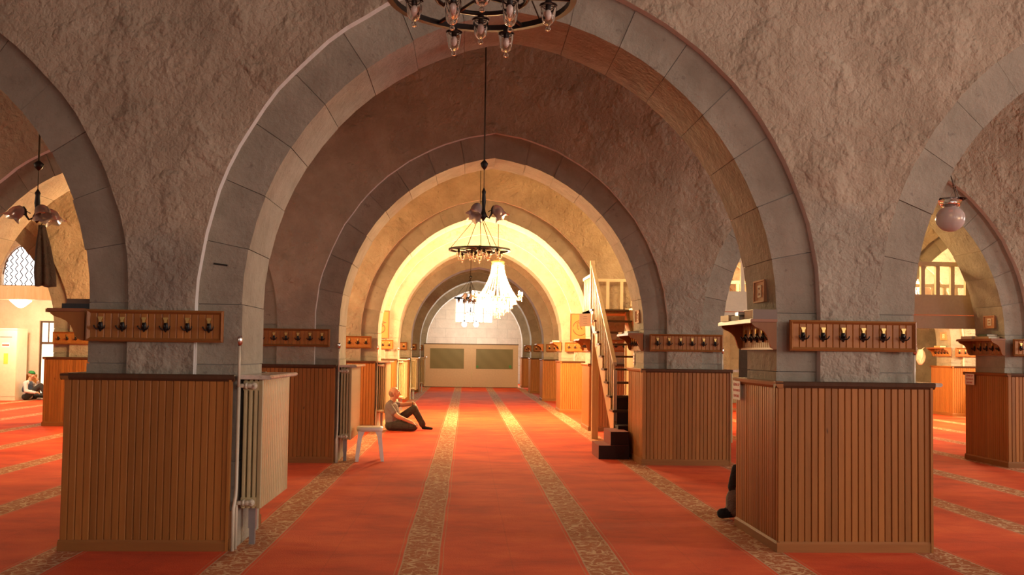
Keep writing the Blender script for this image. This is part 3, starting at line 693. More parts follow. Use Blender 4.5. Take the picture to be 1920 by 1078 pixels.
# ------------------------------------------------------------------ crystal chandeliers (lit)
def make_crystal(label, energy):
    t = thing('crystal_chandelier', (0, 0, 0), label, 'chandelier', 'lit crystal chandeliers')
    # local z = 0 at the level of the lights
    m = MB(); m.sm = True; m.lathe([(.10, .70), (.14, .72), (.13, .76), (.15, .78), (.10, .81), (.02, .83)], 20).build('crown', 'brass', t)
    MB().tube([(0, 0, .82), (0, 0, ZC-2.62)], .008, 6).build('suspension_rod', 'bronze', t)
    m = MB(); m.sm = True; m.tube([(.42*math.cos(2*PI*j/32), .42*math.sin(2*PI*j/32), 0) for j in range(32)], .014, 6, True)
    m.tube([(0, 0, .70), (0, 0, -.30)], .018, 8); m.build('metal_frame', 'brass', t)
    bead = MB(); bead.ball((0, 0, 0), .011, 6, 4); bd = bead.mesh('bead', 'crystal')
    n = 28
    for j in range(n):
        a = 2*PI*j/n; s = MB()
        for i in range(22):
            u = i/21; r = .13 + .29*(u**1.7); z = .70*(1-u); s.ball((r*math.cos(a), r*math.sin(a), z), .0125, 5, 4)
        s.build('bead_strand', 'crystal', t)
    for li, (r, z0, z1, nn) in enumerate(((.40, 0, -.13, 26), (.32, -.10, -.22, 22), (.24, -.18, -.30, 16), (.15, -.26, -.37, 10), (.06, -.32, -.44, 6))):
        s = MB()
        for j in range(nn):
            a = 2*PI*j/nn + li*.1
            for i in range(5): u = i/4; s.ball((r*math.cos(a), r*math.sin(a), z0+(z1-z0)*u), .014 if i < 4 else .02, 5, 4)
        tag(s.build('crystal_fringe', 'crystal', t), None, None, None, 'stuff')
    N = 8
    for j in range(N):
        a = 2*PI*j/N + .2; d = Vector((math.cos(a), math.sin(a), 0)); Z = lambda z: Vector((0, 0, z))
        m = MB(); m.sm = True; m.tube([d*.40, d*.47+Z(-.05), d*.53+Z(-.02), d*.545+Z(.03)], .009, 6); m.lathe([(.012, .03), (.035, .045), (.03, .05)], 10, d*.545); ar = m.build('arm', 'brass', t)
        m = MB(); m.sm = True; m.ball(tuple(d*.545+Z(.10)), .024, 10, 8, (1, 1, 1.7)); b = m.build('bulb', 'lit_bulb', ar)
        m = MB(); m.sm = True
        for zz in (-.0, -.03, -.06): m.ball(tuple(d*.545+Z(zz)), .012, 6, 4)
        m.build('pendant_drop', 'crystal', ar)
        ld = bpy.data.lights.new('bulb_light', 'POINT'); ld.energy = energy/N; ld.color = (1, .62, .26); ld.shadow_soft_size = .045
        lo = bpy.data.objects.new('bulb_light', ld); COL.objects.link(lo); lo.parent = ar; lo.location = d*.545+Z(.10)
    ld = bpy.data.lights.new('inner_light', 'POINT'); ld.energy = 60; ld.color = (1, .8, .55); ld.shadow_soft_size = .1
    lo = bpy.data.objects.new('inner_light', ld); COL.objects.link(lo); lo.parent = t; lo.location = (0, 0, .1)
    # bulbs inside the bead tent
    m = MB(); m.sm = True
    for j in range(4):
        a = 2*PI*j/4+.5; m.ball((.2*math.cos(a), .2*math.sin(a), .12), .03, 8, 6)
    m.build('inner_bulb', 'lit_bulb', t)
    return t
CH = make_crystal('blazing crystal chandelier hanging in the centre aisle', 4300); CH.location = (.665, 20.2, 2.62)
def dim(o, q):
    for c in o.children_recursive:
        if c.type == 'LIGHT': c.data = c.data.copy(); c.data.energy *= q
dim(dup(CH, (9.9, 20.3, 2.62), 'lit crystal chandelier behind the gallery rail, right passage'), .6)
dim(dup(CH, (-4.5, 20.3, 2.62), 'added unseen crystal chandelier behind the front left pier'), .6)  # added out of sight for warm light in the left aisle
dim(dup(CH, (-4.5, 15.0, 2.62), 'added unseen crystal chandelier in the left aisle, second bay'), .26)  # added out of sight to warm the third arcade wall from the left
dim(dup(CH, (5.3, 15.2, 3.45), 'added unseen crystal chandelier above the gallery of the right aisle'), .30)  # added out of sight to warm the third arcade wall from the right

def twin_globes():
    t = thing('twin_globe_lamp', (.17, 40.7, .14), 'lit pendant with two white globes under the bright window', 'lamp')
    MB().tube([(0, 0, 2.62), (0, 0, ZC-.14)], .008, 6).build('suspension_rod', 'bronze', t)
    MB().tube([(-.42, 0, 2.66), (.42, 0, 2.66)], .012, 6).build('cross_bar', 'iron', t)
    for s in (-1, 1):
        m = MB(); m.sm = True; m.ball((s*.26, 0, 2.50), .115, 16, 12).build('globe', 'lit_shade', t)
        MB().tube([(s*.26, 0, 2.60), (s*.26, 0, 2.66)], .03, 8).build('holder', 'iron', t)
    for x in (-.4, -.1, .1, .4): MB().lathe([(.03, 2.65), (.028, 2.58), (.01, 2.54), (.001, 2.52)], 8, (x, .1, 0)).build('glass_cup', 'clear_glass', t)
    ld = bpy.data.lights.new('globe_light', 'POINT'); ld.energy = 230; ld.color = (1, .92, .76); ld.shadow_soft_size = .3
    lo = bpy.data.objects.new('globe_light', ld); COL.objects.link(lo); lo.parent = t; lo.location = (0, 0, 2.25)
twin_globes()
# ------------------------------------------------------------------ glass globe lamp
def globe():
    t = thing('globe_lamp', (3.73, 7.0, 0), 'frosted glass globe lamp on chains under the right arch', 'lamp')
    zc = 2.55
    t.location = (3.74, 7.02, 0); zc = 2.52
    m = MB(); m.sm = True; m.ball((0, 0, zc), .108, 28, 18, (1, 1, .95)).build('globe', 'frosted_glass', t)
    m = MB(); m.sm = True; m.lathe([(.060, zc+.085), (.075, zc+.10), (.085, zc+.13), (.118, zc+.148), (.120, zc+.151), (.084, zc+.136), (.072, zc+.104)], 24).build('glass_collar', 'clear_glass', t)
    m = MB(); m.sm = True; m.lathe([(.05, zc+.10), (.05, zc+.13), (.03, zc+.155), (.004, zc+.165)], 14).build('fitter_cap', 'chrome', t)
    for j in range(3):
        a = 2*PI*j/3+.4; MB().tube([(.112*math.cos(a), .112*math.sin(a), zc+.15), (0, 0, zc+.36)], .0028, 5).ball((.06*math.cos(a), .06*math.sin(a), zc+.25), .007, 6, 4).build('chain', 'bronze', t)
    MB().tube([(0, 0, zc+.35), (0, 0, zc+.40)], .005, 6).build('hook_rod', 'bronze', t)
globe()

# ------------------------------------------------------------------ partition at the end of the aisle
def partition():
    y = 38.15; t = thing('partition_screen', (.235, y, 0), 'beige folding partition with two olive panels across the aisle end', 'partition')
    for (x0, x1, wx0, wx1) in ((-1.93, -.015, -1.70, -.30), (.015, 1.90, .17, 1.70)):
        p = MB()
        z0, z1, a0, a1 = .02, 1.74, .74, 1.58
        for q in ((x0, wx0, z0, z1), (wx1, x1, z0, z1), (wx0, wx1, z0, a0), (wx0, wx1, a1, z1)): p.box(q[0], q[1], 0, .04, q[2], q[3])
        pa = p.build('panel', 'beige_panel', t)
        MB().box(wx0, wx1, .012, .028, a0, a1).build('olive_infill', 'olive_panel', pa)
        for q in ((wx0, wx1, a0-.01, a0+.012), (wx0, wx1, a1-.012, a1+.01)): MB().box(q[0], q[1], -.008, .005, q[2], q[3]).build('bead_moulding', 'beige_panel', pa)
        for q in ((wx0-.01, wx0+.012), (wx1-.012, wx1+.01)): MB().box(q[0], q[1], -.008, .005, a0, a1).build('bead_moulding', 'beige_panel', pa)
    MB().box(-1.95, 1.92, -.01, .05, 1.74, 1.775).build('top_rail', 'dark_wood', t)
    MB().box(-.015, .015, -.006, .045, .0, 1.74).build('centre_stile', 'pale_wood', t)
    MB().box(-1.93, 1.90, .0, .04, .0, .02).build('bottom_rail', 'dark_wood', t)
    g = MB(); g.ball((1.58, .008, .86), .06, 14, 8, (1, .08, 1)); g.ball((.24, .008, .85), .05, 14, 8, (1, .08, 1)); g.build('green_emblem', 'green_print', t)
partition()

# ------------------------------------------------------------------ gallery and stair (right aisle, second bay)
def gallery():
    Y0, Y1 = ROW[1]+DEP+.10, ROW[2]-.06; X0, X1 = 3.05, 11.9
    t = thing('gallery', (X0, Y0, 0), 'raised wooden gallery with cream balustrade in the right aisle', 'gallery')
    W, L = X1-X0, Y1-Y0
    MB().box(0, W, 0, L, 2.22, 2.29).build('floor_deck', 'pale_wood', t)
    for z0, z1, d in ((1.87, 2.06, .0), (2.07, 2.32, -.012)): MB().box(0, W, d, .05, z0, z1).build('fascia_board', 'cream_paint', t)
    MB().box(-.0, .05, .05, L, 1.87, 2.32).build('fascia_board', 'cream_paint', t)
    MB().box(0, W, -.03, .06, 2.78, 2.84).build('hand_rail', 'cream_paint', t)
    MB().box(0, W, -.01, .05, 2.31, 2.36).build('bottom_rail', 'cream_paint', t)
    n = int(W/.222); me = MB().box(-.028, .028, -.012, .04, 2.36, 2.78).mesh('baluster', 'cream_paint')
    for i in range(n+1): link('baluster', me, t, (.03+i*.222, 0, 0))
    # far rail
    MB().box(.0, W, L-.05, L, 2.78, 2.84).build('hand_rail', 'cream_paint', t)
    MB().box(.0, W, L-.04, L, 2.31, 2.36).build('bottom_rail', 'cream_paint', t)
    me2 = MB().box(-.028, .028, L-.045, L-.005, 2.36, 2.78).mesh('baluster', 'cream_paint')
    for i in range(n+1): link('baluster', me2, t, (.03+i*.222, 0, 0))
    for x, y in ((.1, .1), (W-.1, .1), (.1, L-.1)): MB().box(x-.05, x+.05, y-.05, y+.05, 0, 1.87).build('post', 'cream_paint', t)
gallery()
def stair():
    xL, xR = 2.17, 2.80; t = thing('wooden_stair', (xL, 13.2, 0), 'steep wooden stair with cream balusters rising to the gallery', 'stair')
    W = xR-xL; y0, z0, y1, z1 = .32, .42, 2.95, 2.20; n = 9
    top = lambda y: z0 + (y-y0)*(z1-z0)/(y1-y0)
    for x in (0, W-.04):
        poly = [(y0-.22, .05), (y0-.22, z0-.02), (y1, z1+.06), (y1+.02, z1-.22)]
        MB().prism([(y0-.25, 0.), (y0-.25, z0-.1), (y0, z0+.0), (y1, z1), (y1, z1-.26), (y0+.05, z0-.34), (y0+.05, 0.)], 'x', x, x+.04).build('stringer', 'pale_wood', t)
    rise, run = (z1-z0)/n, (y1-y0)/n
    for i in range(n):
        y, z = y0+run*i, z0+rise*(i+1)
        MB().box(-.03, W-.02, y-.02, y+run+.01, z-.03, z).build('tread', 'dark_wood', t)
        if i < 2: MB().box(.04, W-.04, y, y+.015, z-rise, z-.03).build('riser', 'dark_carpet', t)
        # stepped cream cleats on the outer string
        MB().box(-.012, .0, y, y+run, z-rise-.06, z-.03).build('cleat', 'pale_wood', t)
    H = .78
    hr = MB().prism([(y0+.10, top(y0+.10)+H), (y1+.02, z1+H), (y1+.02, z1+H+.05), (y0+.10, top(y0+.10)+H+.05)], 'x', -.012, .045); hr.build('hand_rail', 'cream_paint', t)
    m = 15
    for i in range(m):
        y = y0+.16 + (y1-y0-.14)*i/(m-1); MB().box(.002, .03, y-.012, y+.012, top(y)+.03, top(y)+H+.01).build('baluster', 'cream_paint', t)
    MB().box(-.02, .055, y1-.01, y1+.07, z1-.24, z1+H+.08).build('newel_post', 'cream_paint', t)
    MB().box(-.03, .08, y1-.42, y1-.34, 0, z1-.42).build('support_post', 'pale_wood', t)
    MB().box(-.005, .045, y0+.06, y0+.11, .0, top(y0)+H).build('newel_post', 'cream_paint', t)
    # landing with its own rail
    MB().box(-.02, W+.2, y1, 4.05, z1-.06, z1).build('landing_deck', 'pale_wood', t)
    MB().box(-.02, .02, y1, 4.05, z1-.26, z1).build('fascia_board', 'pale_wood', t)
    MB().box(-.015, .045, y1, 4.05, z1+.58, z1+.63).build('hand_rail', 'cream_paint', t)
    for i in range(5): y = y1+.15+i*.21; MB().box(.0, .028, y-.012, y+.012, z1, z1+.58).build('baluster', 'cream_paint', t)
    MB().box(.05, W+.2, 3.99, 4.04, z1+.58, z1+.63).build('hand_rail', 'cream_paint', t)
    for i in range(3): MB().box(.16+i*.26, .216+i*.26, 3.995, 4.035, z1, z1+.58).build('baluster', 'cream_paint', t)
    # solid side board on the pier side
    MB().box(W+.005, W+.03, .34, 3.02, .0, 2.22).build('side_panel', 'pale_wood', t)
    MB().box(W-.02, W+.035, 3.02, 3.05, .0, 2.24).build('panel_edge', 'cream_paint', t)
    # carpeted bottom steps turning into the aisle
    st = MB()
    for (a, b, c, d, h) in ((-.34, .08, -.48, .20, .185), (-.17, .08, -.44, .20, .37)):
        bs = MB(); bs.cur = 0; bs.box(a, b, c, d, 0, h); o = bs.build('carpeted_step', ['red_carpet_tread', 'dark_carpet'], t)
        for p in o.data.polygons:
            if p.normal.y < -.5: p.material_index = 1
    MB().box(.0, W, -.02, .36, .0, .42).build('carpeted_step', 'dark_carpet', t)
    # dark strip hanging on the lower step
    n2 = MB().box(-.14, .02, 2.62, 2.63, 0, 0)
stair()
def notice(name, loc, size, rz, lines, label, ink='red_ink', th=.0035, extra=None):
    """paper notice with printed lines of text; faces -y before rz"""
    t = thing(name, loc, label, 'notice', None, rz)
    MB().box(-size[0]/2, size[0]/2, -th, 0, -size[1]/2, size[1]/2).build('sheet', 'paper', t)
    for txt, z, sz in lines:
        cu = bpy.data.curves.new('lettering', 'FONT'); cu.body = txt; cu.size = sz; cu.align_x = 'CENTER'; cu.align_y = 'CENTER'; cu.extrude = .0004; cu.offset = .0008
        tmp = bpy.data.objects.new('lettering_tmp', cu); COL.objects.link(tmp)
        me = bpy.data.meshes.new_from_object(tmp.evaluated_get(bpy.context.evaluated_depsgraph_get())); bpy.data.objects.remove(tmp)
        me.materials.clear(); me.materials.append(M[ink]); 
        link('lettering', me, t, (0, -th-.0006, z), (PI/2, 0, 0))
    return t
LN = [('LÜTFEN CEP', .047, .030), ('TELEFONUNUZU', .0, .0255), ('KAPATINIZ', -.047, .030)]
notice('paper_notice', (WAIN['R1'][0]-.022, ROW[0]+.965, 1.145), (.20, .155), -PI/2, LN, 'paper notice with red lettering on the front right wainscot')
notice('paper_notice', (WAIN['R2'][0]-.022, ROW[1]+.90, 1.145), (.24, .155), -PI/2, LN, 'faint red lettered notice on the wainscot at the right edge')
notice('paper_notice', (2.06, 16.1, 2.02), (.22, .22), -.55, [('----------', .06, .02), ('------------', .02, .02), ('-----------', -.02, .02), ('------------', -.06, .02)], 'white paper notice hung on the stair rail', 'grey_ink')
notice('paper_notice', (UP['R1'][0]-.004, ROW[1]+.80, 1.37), (.10, .16), -PI/2, [(t_, z_, q_*.48) for t_, z_, q_ in LN], 'small paper notice under the shelf beside the stair')

# ------------------------------------------------------------------ plaques and calligraphy frames
def plaque(loc, rz, w, h, label, calli=None):
    t = thing('wall_plaque' if not calli else 'calligraphy_panel', loc, label, 'plaque' if not calli else 'picture', None, rz)
    fm = 'copper_relief' if not calli else 'tooled_brown'; e = .012 if not calli else .022
    m = MB()
    for q in ((-w/2, w/2, -h/2, -h/2+e), (-w/2, w/2, h/2-e, h/2), (-w/2, -w/2+e, -h/2+e, h/2-e), (w/2-e, w/2, -h/2+e, h/2-e)): m.box(q[0], q[1], -.03, 0, q[2], q[3])
    m.build('frame', fm, t); MB().box(-w/2+e, w/2-e, -.018, 0, -h/2+e, h/2-e).build('panel', 'copper_relief' if not calli else 'leather_tan', t)
    if not calli:
        s = w*.16; m = MB()
        for q in ((-s, s, -s*1.1, -s*.7), (-s, s, s*.7, s*1.1), (-s, -s*.65, -s*.7, s*.7), (s*.65, s, -s*.7, s*.7), (-s*.3, s*.3, -s*.3, s*.3)): m.box(q[0], q[1], -.024, -.018, q[2], q[3])
        m.build('emblem', 'page_edge', t)
    else:
        for pts in calli:
            m = MB(); m.sm = True; m.tube([(x, -.020, z) for x, z in pts], .011, 6); m.build('calligraphy_stroke', 'tooled_brown', t)
    return t
tag(MB().box(-.05, .05, -.012, .0, -.006, .006).build('iron_cramp', 'iron', None, (-1.80, ROW[0]+F0+PROUD, 2.05), (0, .12, 0)), 'short iron cramp set in the jamb stone of the front left arch', 'cramp')
plaque((UP['R1'][0]-.002, ROW[0]+F0+.42, 1.945), -PI/2, .27, .175, 'copper coloured plaque on the jamb above the front right shelf')
plaque((UP['R1'][0]-.002, ROW[1]+F0+.40, 1.945), -PI/2, .27, .175, 'copper coloured plaque on the jamb above the stair side shelf')
plaque((UP['R2'][0]-.002, ROW[1]+F0+.40, 1.945), -PI/2, .27, .175, 'copper coloured plaque above the shelf at the right edge')
plaque((UP['R3'][0]-.002, ROW[3]+F0+.40, 2.0), -PI/2, .3, .2, 'small dark plaque above the orange lit far right shelf')
circ = lambda cx, cz, r, a0, a1, n=16: [(cx+r*math.cos(a0+(a1-a0)*i/n), cz+r*math.sin(a0+(a1-a0)*i/n)) for i in range(n+1)]
plaque((-2.10, ROW[3]+F0-.004, 2.07), 0, .50, .68, 'tan panel with dark calligraphy on the left pier beyond the seated man',
       [[(.02, .10), (.09, .07), (.17, .05), (.10, .04), (.02, .02)], circ(.03, -.09, .11, PI*.55, -PI*.6), [(-.2, -.1), (-.1, -.16), (.0, -.17)], circ(-.1, .05, .09, 0, PI*1.6), [(-.02, -.0), (.04, -.05), (.10, -.03)]])
plaque((2.74, ROW[3]+F0-.004, 2.07), 0, .42, .68, 'tan panel with round calligraphy on the right pier behind the stair',
       [circ(.03, .0, .17, PI*.45, PI*.95), circ(.03, -.02, .17, PI*1.05, PI*1.75), [(-.06, .10), (-.02, .12), (.02, .10)], [(-.03, .08), (-.03, -.02), (.0, -.05)], [(.03, .1), (.04, .0), (.08, -.04)]])

# ------------------------------------------------------------------ plastic stool
def stool():
    t = thing('plastic_stool', (-1.245, 12.42, 0), 'white plastic stool in front of the second left radiator', 'stool', None, .12)
    m = MB(); a, b = .17, .155
    prof = [(a-.0, .395), (a, .425), (a-.012, .437), (a-.05, .44)]
    def ring(r, z, n=24, p=4.):
        return [((abs(math.cos(q))**(2/p))*math.copysign(r, math.cos(q)), (abs(math.sin(q))**(2/p))*math.copysign(r, math.sin(q)), z) for q in [2*PI*i/n for i in range(n)]]
    rings = [ring(.168, .385), ring(.172, .425), ring(.165, .437), ring(.12, .440), ring(.02, .438)]; v = [p for r in rings for p in r]; N = 24
    f = [(i*N+j, i*N+(j+1) % N, (i+1)*N+(j+1) % N, (i+1)*N+j) for i in range(4) for j in range(N)] + [tuple(range(4*N, 5*N))]
    inner = ring(.160, .385); v += inner + ring(.155, .43); f += [(j, 5*N+j, 5*N+(j+1) % N, (j+1) % N) for j in range(N)] + [(5*N+j, 6*N+j, 6*N+(j+1) % N, 5*N+(j+1) % N) for j in range(N)] + [tuple(range(6*N, 7*N))[::-1]]
    m.sm = True; m.add(v, f); m.build('seat', 'white_plastic', t)
    for sx in (-1, 1):
        for sy in (-1, 1):
            l = MB(); x0, y0, x1, y1 = sx*.155, sy*.155, sx*.185, sy*.185; q = .042
            v = []
            for (x, y, z, q) in ((x1, y1, 0, .042), (x0, y0, .30, .052), (x0, y0, .39, .09)):
                xi, yi = x-sx*q, y-sy*q; v += [(x, y, z), (xi, y, z), (xi, y-sy*.006, z), (x-sx*.006, y-sy*.006, z), (x-sx*.006, yi, z), (x, yi, z)]
            f = [(6*i+j, 6*i+(j+1) % 6, 6*i+6+(j+1) % 6, 6*i+6+j) for i in range(2) for j in range(6)] + [tuple(range(6)), tuple(range(12, 18))]
            l.add(v, f); l.build('leg', 'white_plastic', t)
stool()

# ------------------------------------------------------------------ people
ICO = None
def ico_pts():
    global ICO
    if ICO is None:
        bm = bmesh.new(); bmesh.ops.create_icosphere(bm, subdivisions=2, radius=1); ICO = np.array([v.co[:] for v in bm.verts]); bm.free()
    return ICO
def person(label, loc, rz, caps, mats, voxel, smooth=5, cat='person', children=None):
    """caps: (p0, r0, p1, r1, material, (sx, sy, sz) optional); one continuous remeshed body"""
    bm = bmesh.new(); I = ico_pts()
    for c in caps:
        p0, r0, p1, r1 = np.array(c[0]), c[1], np.array(c[2]), c[3]; sc = np.array(c[5] if len(c) > 5 else (1, 1, 1))
        pts = np.vstack([I*r0*sc + p0, I*r1*sc + p1]); vs_ = [bm.verts.new(p) for p in pts]
        r = bmesh.ops.convex_hull(bm, input=vs_); 
        junk = [e for e in r['geom_interior'] if isinstance(e, bmesh.types.BMVert)]
        bmesh.ops.delete(bm, geom=junk, context='VERTS')
    me = bpy.data.meshes.new('body_tmp'); bm.to_mesh(me); bm.free()
    o = bpy.data.objects.new('body_tmp', me); COL.objects.link(o)
    r = o.modifiers.new('r', 'REMESH'); r.mode = 'VOXEL'; r.voxel_size = voxel
    s = o.modifiers.new('s', 'SMOOTH'); s.factor = .5; s.iterations = smooth
    body = bpy.data.meshes.new_from_object(o.evaluated_get(bpy.context.evaluated_depsgraph_get()))
    bpy.data.objects.remove(o); bpy.data.meshes.remove(me); body.name = 'body'
    n = len(body.polygons); ctr = np.zeros(n*3); body.polygons.foreach_get('center', ctr); ctr = ctr.reshape(-1, 3)
    best = np.full(n, 1e9); idx = np.zeros(n, int); names = []
    for c in caps:
        p0, r0, p1, r1 = np.array(c[0]), c[1], np.array(c[2]), c[3]; sc = np.array(c[5] if len(c) > 5 else (1, 1, 1))
        if c[4] not in names: names.append(c[4])
        q = (ctr-p0)/sc; d = (p1-p0)/sc; L = max(1e-9, (d*d).sum()); t = np.clip((q@d)/L, 0, 1)
        ds = np.linalg.norm(q - t[:, None]*d, axis=1) - (r0+(r1-r0)*t)
        k = ds < best; best[k] = ds[k]; idx[k] = names.index(c[4])
    body.materials.clear()
    for nm in names: body.materials.append(M[nm])
    body.polygons.foreach_set('material_index', idx.astype('i')); body.polygons.foreach_set('use_smooth', np.ones(n, bool)); body.update()
    t = thing('person', loc, label, cat, None, rz)
    link('body', body, t)
    return t
def V(*a): return np.array(a, float)
def hand(wr, fw, up, side, mat='skin', curl=.5, s=1.):
    """palm and five unequal bent fingers. fw: pointing of the hand, up: back of the hand, side: towards the thumb"""
    fw = V(*fw); fw /= np.linalg.norm(fw); up = V(*up); up -= fw*(up@fw); up /= np.linalg.norm(up); sd = np.cross(fw, up); sd *= np.sign(sd@V(*side)) or 1
    wr = V(*wr); out = [(wr, .024*s, wr+fw*.035*s, .026*s, mat)]
    for k, (o, ln) in enumerate(((.030, .062), (.010, .070), (-.010, .066), (-.029, .052))):
        b = wr + fw*.085*s + sd*o*s; out.append((wr+fw*.02*s+sd*o*.6*s, .018*s, b, .0125*s, mat))
        d1 = fw*math.cos(curl) - up*math.sin(curl); d2 = fw*math.cos(curl*2) - up*math.sin(curl*2); o1 = b + (d1+sd*o*2.2)*ln*.55*s; o2 = o1 + d2*ln*.5*s
        out += [(b, .0105*s, o1, .009*s, mat), (o1, .009*s, o2, .0075*s, mat)]
    th = wr + fw*.025*s + sd*.028*s; t1 = th + (fw*.6+sd*.8-up*.2)*.034*s; out += [(th, .015*s, t1, .0115*s, mat), (t1, .0115*s, t1+(fw*.9+sd*.3-up*.3)*.034*s, .009*s, mat)]
    return out
def head(c, tilt=0, hair=None, s=1.):
    """head facing +x; c centre"""
    ct, st = math.cos(tilt), math.sin(tilt); R = lambda x, y, z: V(c[0]+(x*ct+z*st)*s, c[1]+y*s, c[2]+(-x*st+z*ct)*s)
    o = [(R(-.012, 0, .03), .086*s, R(-.02, 0, .02), .086*s, 'skin', (1, .86, 1)), (R(.02, 0, -.03), .07*s, R(.03, 0, -.07), .045*s, 'skin', (1, .9, 1)),
         (R(.055, 0, -.088), .026*s, R(.05, 0, -.08), .03*s, 'skin'), (R(.084, 0, .012), .011*s, R(.108, 0, -.022), .013*s, 'skin'), (R(.075, -.035, .028), .012*s, R(.075, .035, .028), .012*s, 'skin'),
         (R(.083, -.018, -.052), .009*s, R(.083, .018, -.052), .009*s, 'lip'), (R(-.008, -.082, .005), .018*s, R(-.014, -.084, -.022), .012*s, 'skin', (1, .5, 1)), (R(-.008, .082, .005), .018*s, R(-.014, .084, -.022), .012*s, 'skin', (1, .5, 1)),
         (R(.055, -.045, -.01), .024*s, R(.05, -.045, -.03), .022*s, 'skin'), (R(.055, .045, -.01), .024*s, R(.05, .045, -.03), .022*s, 'skin')]
    if hair: o += [(R(-.055, 0, -.005), .062*s, R(-.045, 0, -.035), .055*s, hair, (1, 1.2, 1))]
    return o, R
def eyes(t, R, s=1.):
    for y in (-.031, .031):
        m = MB(); m.sm = True; m.ball((0, 0, 0), .0105*s, 10, 8); e = m.build('eye', 'white_plastic', t, tuple(R(.072, y, .008)))
        m = MB(); m.sm = True; m.ball((.0075*s, 0, 0), .0055*s, 8, 6); m.build('pupil', 'black_leather', e)

def man_left():
    sh, tr, sk = 'shirt_grey', 'trousers_taupe', 'skin'
    hd, R = head((.055, 0, .675), .02, 'hair_grey', .98)
    c = [((.03, 0, .13), .138, (.03, 0, .24), .148, sh, (1, 1.15, 1)), ((.03, 0, .24), .148, (.0, 0, .40), .128, sh, (1, 1.22, 1)), ((-.02, -.1, .455), .082, (-.02, .1, .455), .082, sh), ((.08, 0, .2), .1, (.07, 0, .16), .1, sh),
         ((.0, 0, .47), .058, (.03, 0, .58), .055, sk), ((-.02, -.05, .50), .05, (-.02, .05, .50), .05, sh), ((.045, -.02, .505), .022, (.045, .02, .505), .022, sh),
         # near (right) arm, sleeve to the elbow, hand laid on the lower knee
         ((-.03, -.165, .45), .066, (.06, -.215, .33), .062, sh), ((.06, -.215, .33), .046, (.14, -.24, .265), .042, sk), ((.14, -.24, .265), .042, (.38, -.235, .165), .029, sk),
         # far (left) arm out to the raised knee
         ((-.03, .165, .45), .066, (.10, .205, .455), .06, sh), ((.10, .205, .455), .045, (.20, .21, .45), .042, sk), ((.20, .21, .45), .042, (.40, .175, .475), .028, sk),
         # far leg: knee raised
         ((.03, .09, .115), .092, (.40, .135, .385), .072, tr), ((.40, .135, .385), .070, (.545, .13, .14), .058, tr), ((.545, .13, .14), .060, (.56, .13, .105), .062, tr), ((.56, .13, .10), .040, (.58, .13, .05), .038, 'sock_black'), ((.58, .13, .042), .036, (.73, .14, .026), .024, 'sock_black'),
         # near leg: folded flat on the carpet
         ((.03, -.09, .10), .098, (.42, -.20, .085), .078, tr), ((.42, -.20, .085), .075, (.26, .0, .065), .058, tr), ((.26, .0, .055), .04, (.36, .06, .045), .035, 'sock_black'),
         ((-.02, -.08, .09), .088, (-.02, .08, .09), .088, tr)]
    c += hand((.385, -.235, .162), (.9, .05, -.45), (.35, -.25, .9), (0, 1, 0), curl=.35, s=.95)
    c += hand((.405, .174, .475), (.62, -.05, -.78), (.78, 0, .62), (0, -1, 0), curl=.25, s=.95)
    t = person('bald man in grey shirt sitting on the carpet against a radiator', (-1.335, 17.10, 0), 0, c+hd, None, .006, 4)
    eyes(t, R, .98)
    m = MB(); m.tube([(.375+.0, .18+.031*math.cos(q), .472+.031*math.sin(q)) for q in [2*PI*i/14 for i in range(14)]], .006, 6, True).build('wrist_watch', 'black_leather', t)
    m = MB(); m.tube([(.362, .18, .505), (.388, .18, .507)], .014, 10).build('watch_face', 'chrome', t)
man_left()
def man_cap():
    hd, R = head((.10, 0, .66), .25, None, .95)
    c = [((.02, 0, .12), .12, (-.01, 0, .25), .12, 'shirt_white', (1, 1.15, 1)), ((-.01, 0, .27), .122, (.02, 0, .42), .112, 'vest_navy', (1, 1.25, 1)), ((.02, -.09, .455), .072, (.02, .09, .455), .072, 'shirt_white'), ((.05, 0, .3), .1, (.06, 0, .42), .075, 'vest_navy'),
         ((.04, 0, .48), .055, (.07, 0, .57), .052, 'skin'),
         ((.02, -.165, .45), .062, (.06, -.21, .25), .052, 'shirt_white'), ((.06, -.21, .25), .05, (.27, -.17, .21), .038, 'shirt_white'),
         ((.02, .165, .45), .062, (.20, .2, .32), .052, 'shirt_white'), ((.20, .2, .32), .05, (.24, .06, .50), .036, 'shirt_white'),
         ((.03, -.09, .10), .09, (.40, -.13, .40), .068, 'trousers_black'), ((.40, -.13, .40), .066, (.52, -.12, .16), .05, 'trousers_black'), ((.52, -.12, .15), .04, (.54, -.12, .05), .038, 'sock_grey'), ((.54, -.12, .042), .036, (.70, -.13, .026), .026, 'sock_grey'),
         ((.03, .09, .10), .09, (.42, .24, .09), .07, 'trousers_black'), ((.42, .24, .09), .068, (.62, .10, .07), .05, 'trousers_black'), ((.62, .08, .06), .04, (.74, .06, .04), .03, 'trousers_black'), ((-.02, -.08, .09), .085, (-.02, .08, .09), .085, 'trousers_black'),
         ((.28, .0, .04), .032, (.42, -.02, .035), .03, 'sock_grey')]
    c += hand((.275, -.168, .21), (1, .1, -.05), (0, -.3, 1), (0, 1, 0), curl=.5, s=.9) + hand((.242, .055, .505), (-.25, -.2, 1), (1, 0, .2), (0, -1, 0), curl=.7, s=.9)
    t = person('man in green cap and navy vest sitting by the wardrobe', (-11.66, 25.62, 0), 0, c+hd, None, .011, 3)
    eyes(t, R, .95)
    m = MB(); m.sm = True; cc = R(-.014, 0, .05); m.lathe([(.089, 0), (.088, .025), (.07, .055), (.035, .07), (.001, .073)], 20); m.build('skull_cap', 'cap_green', t, tuple(cc), (0, .25, 0))
man_cap()
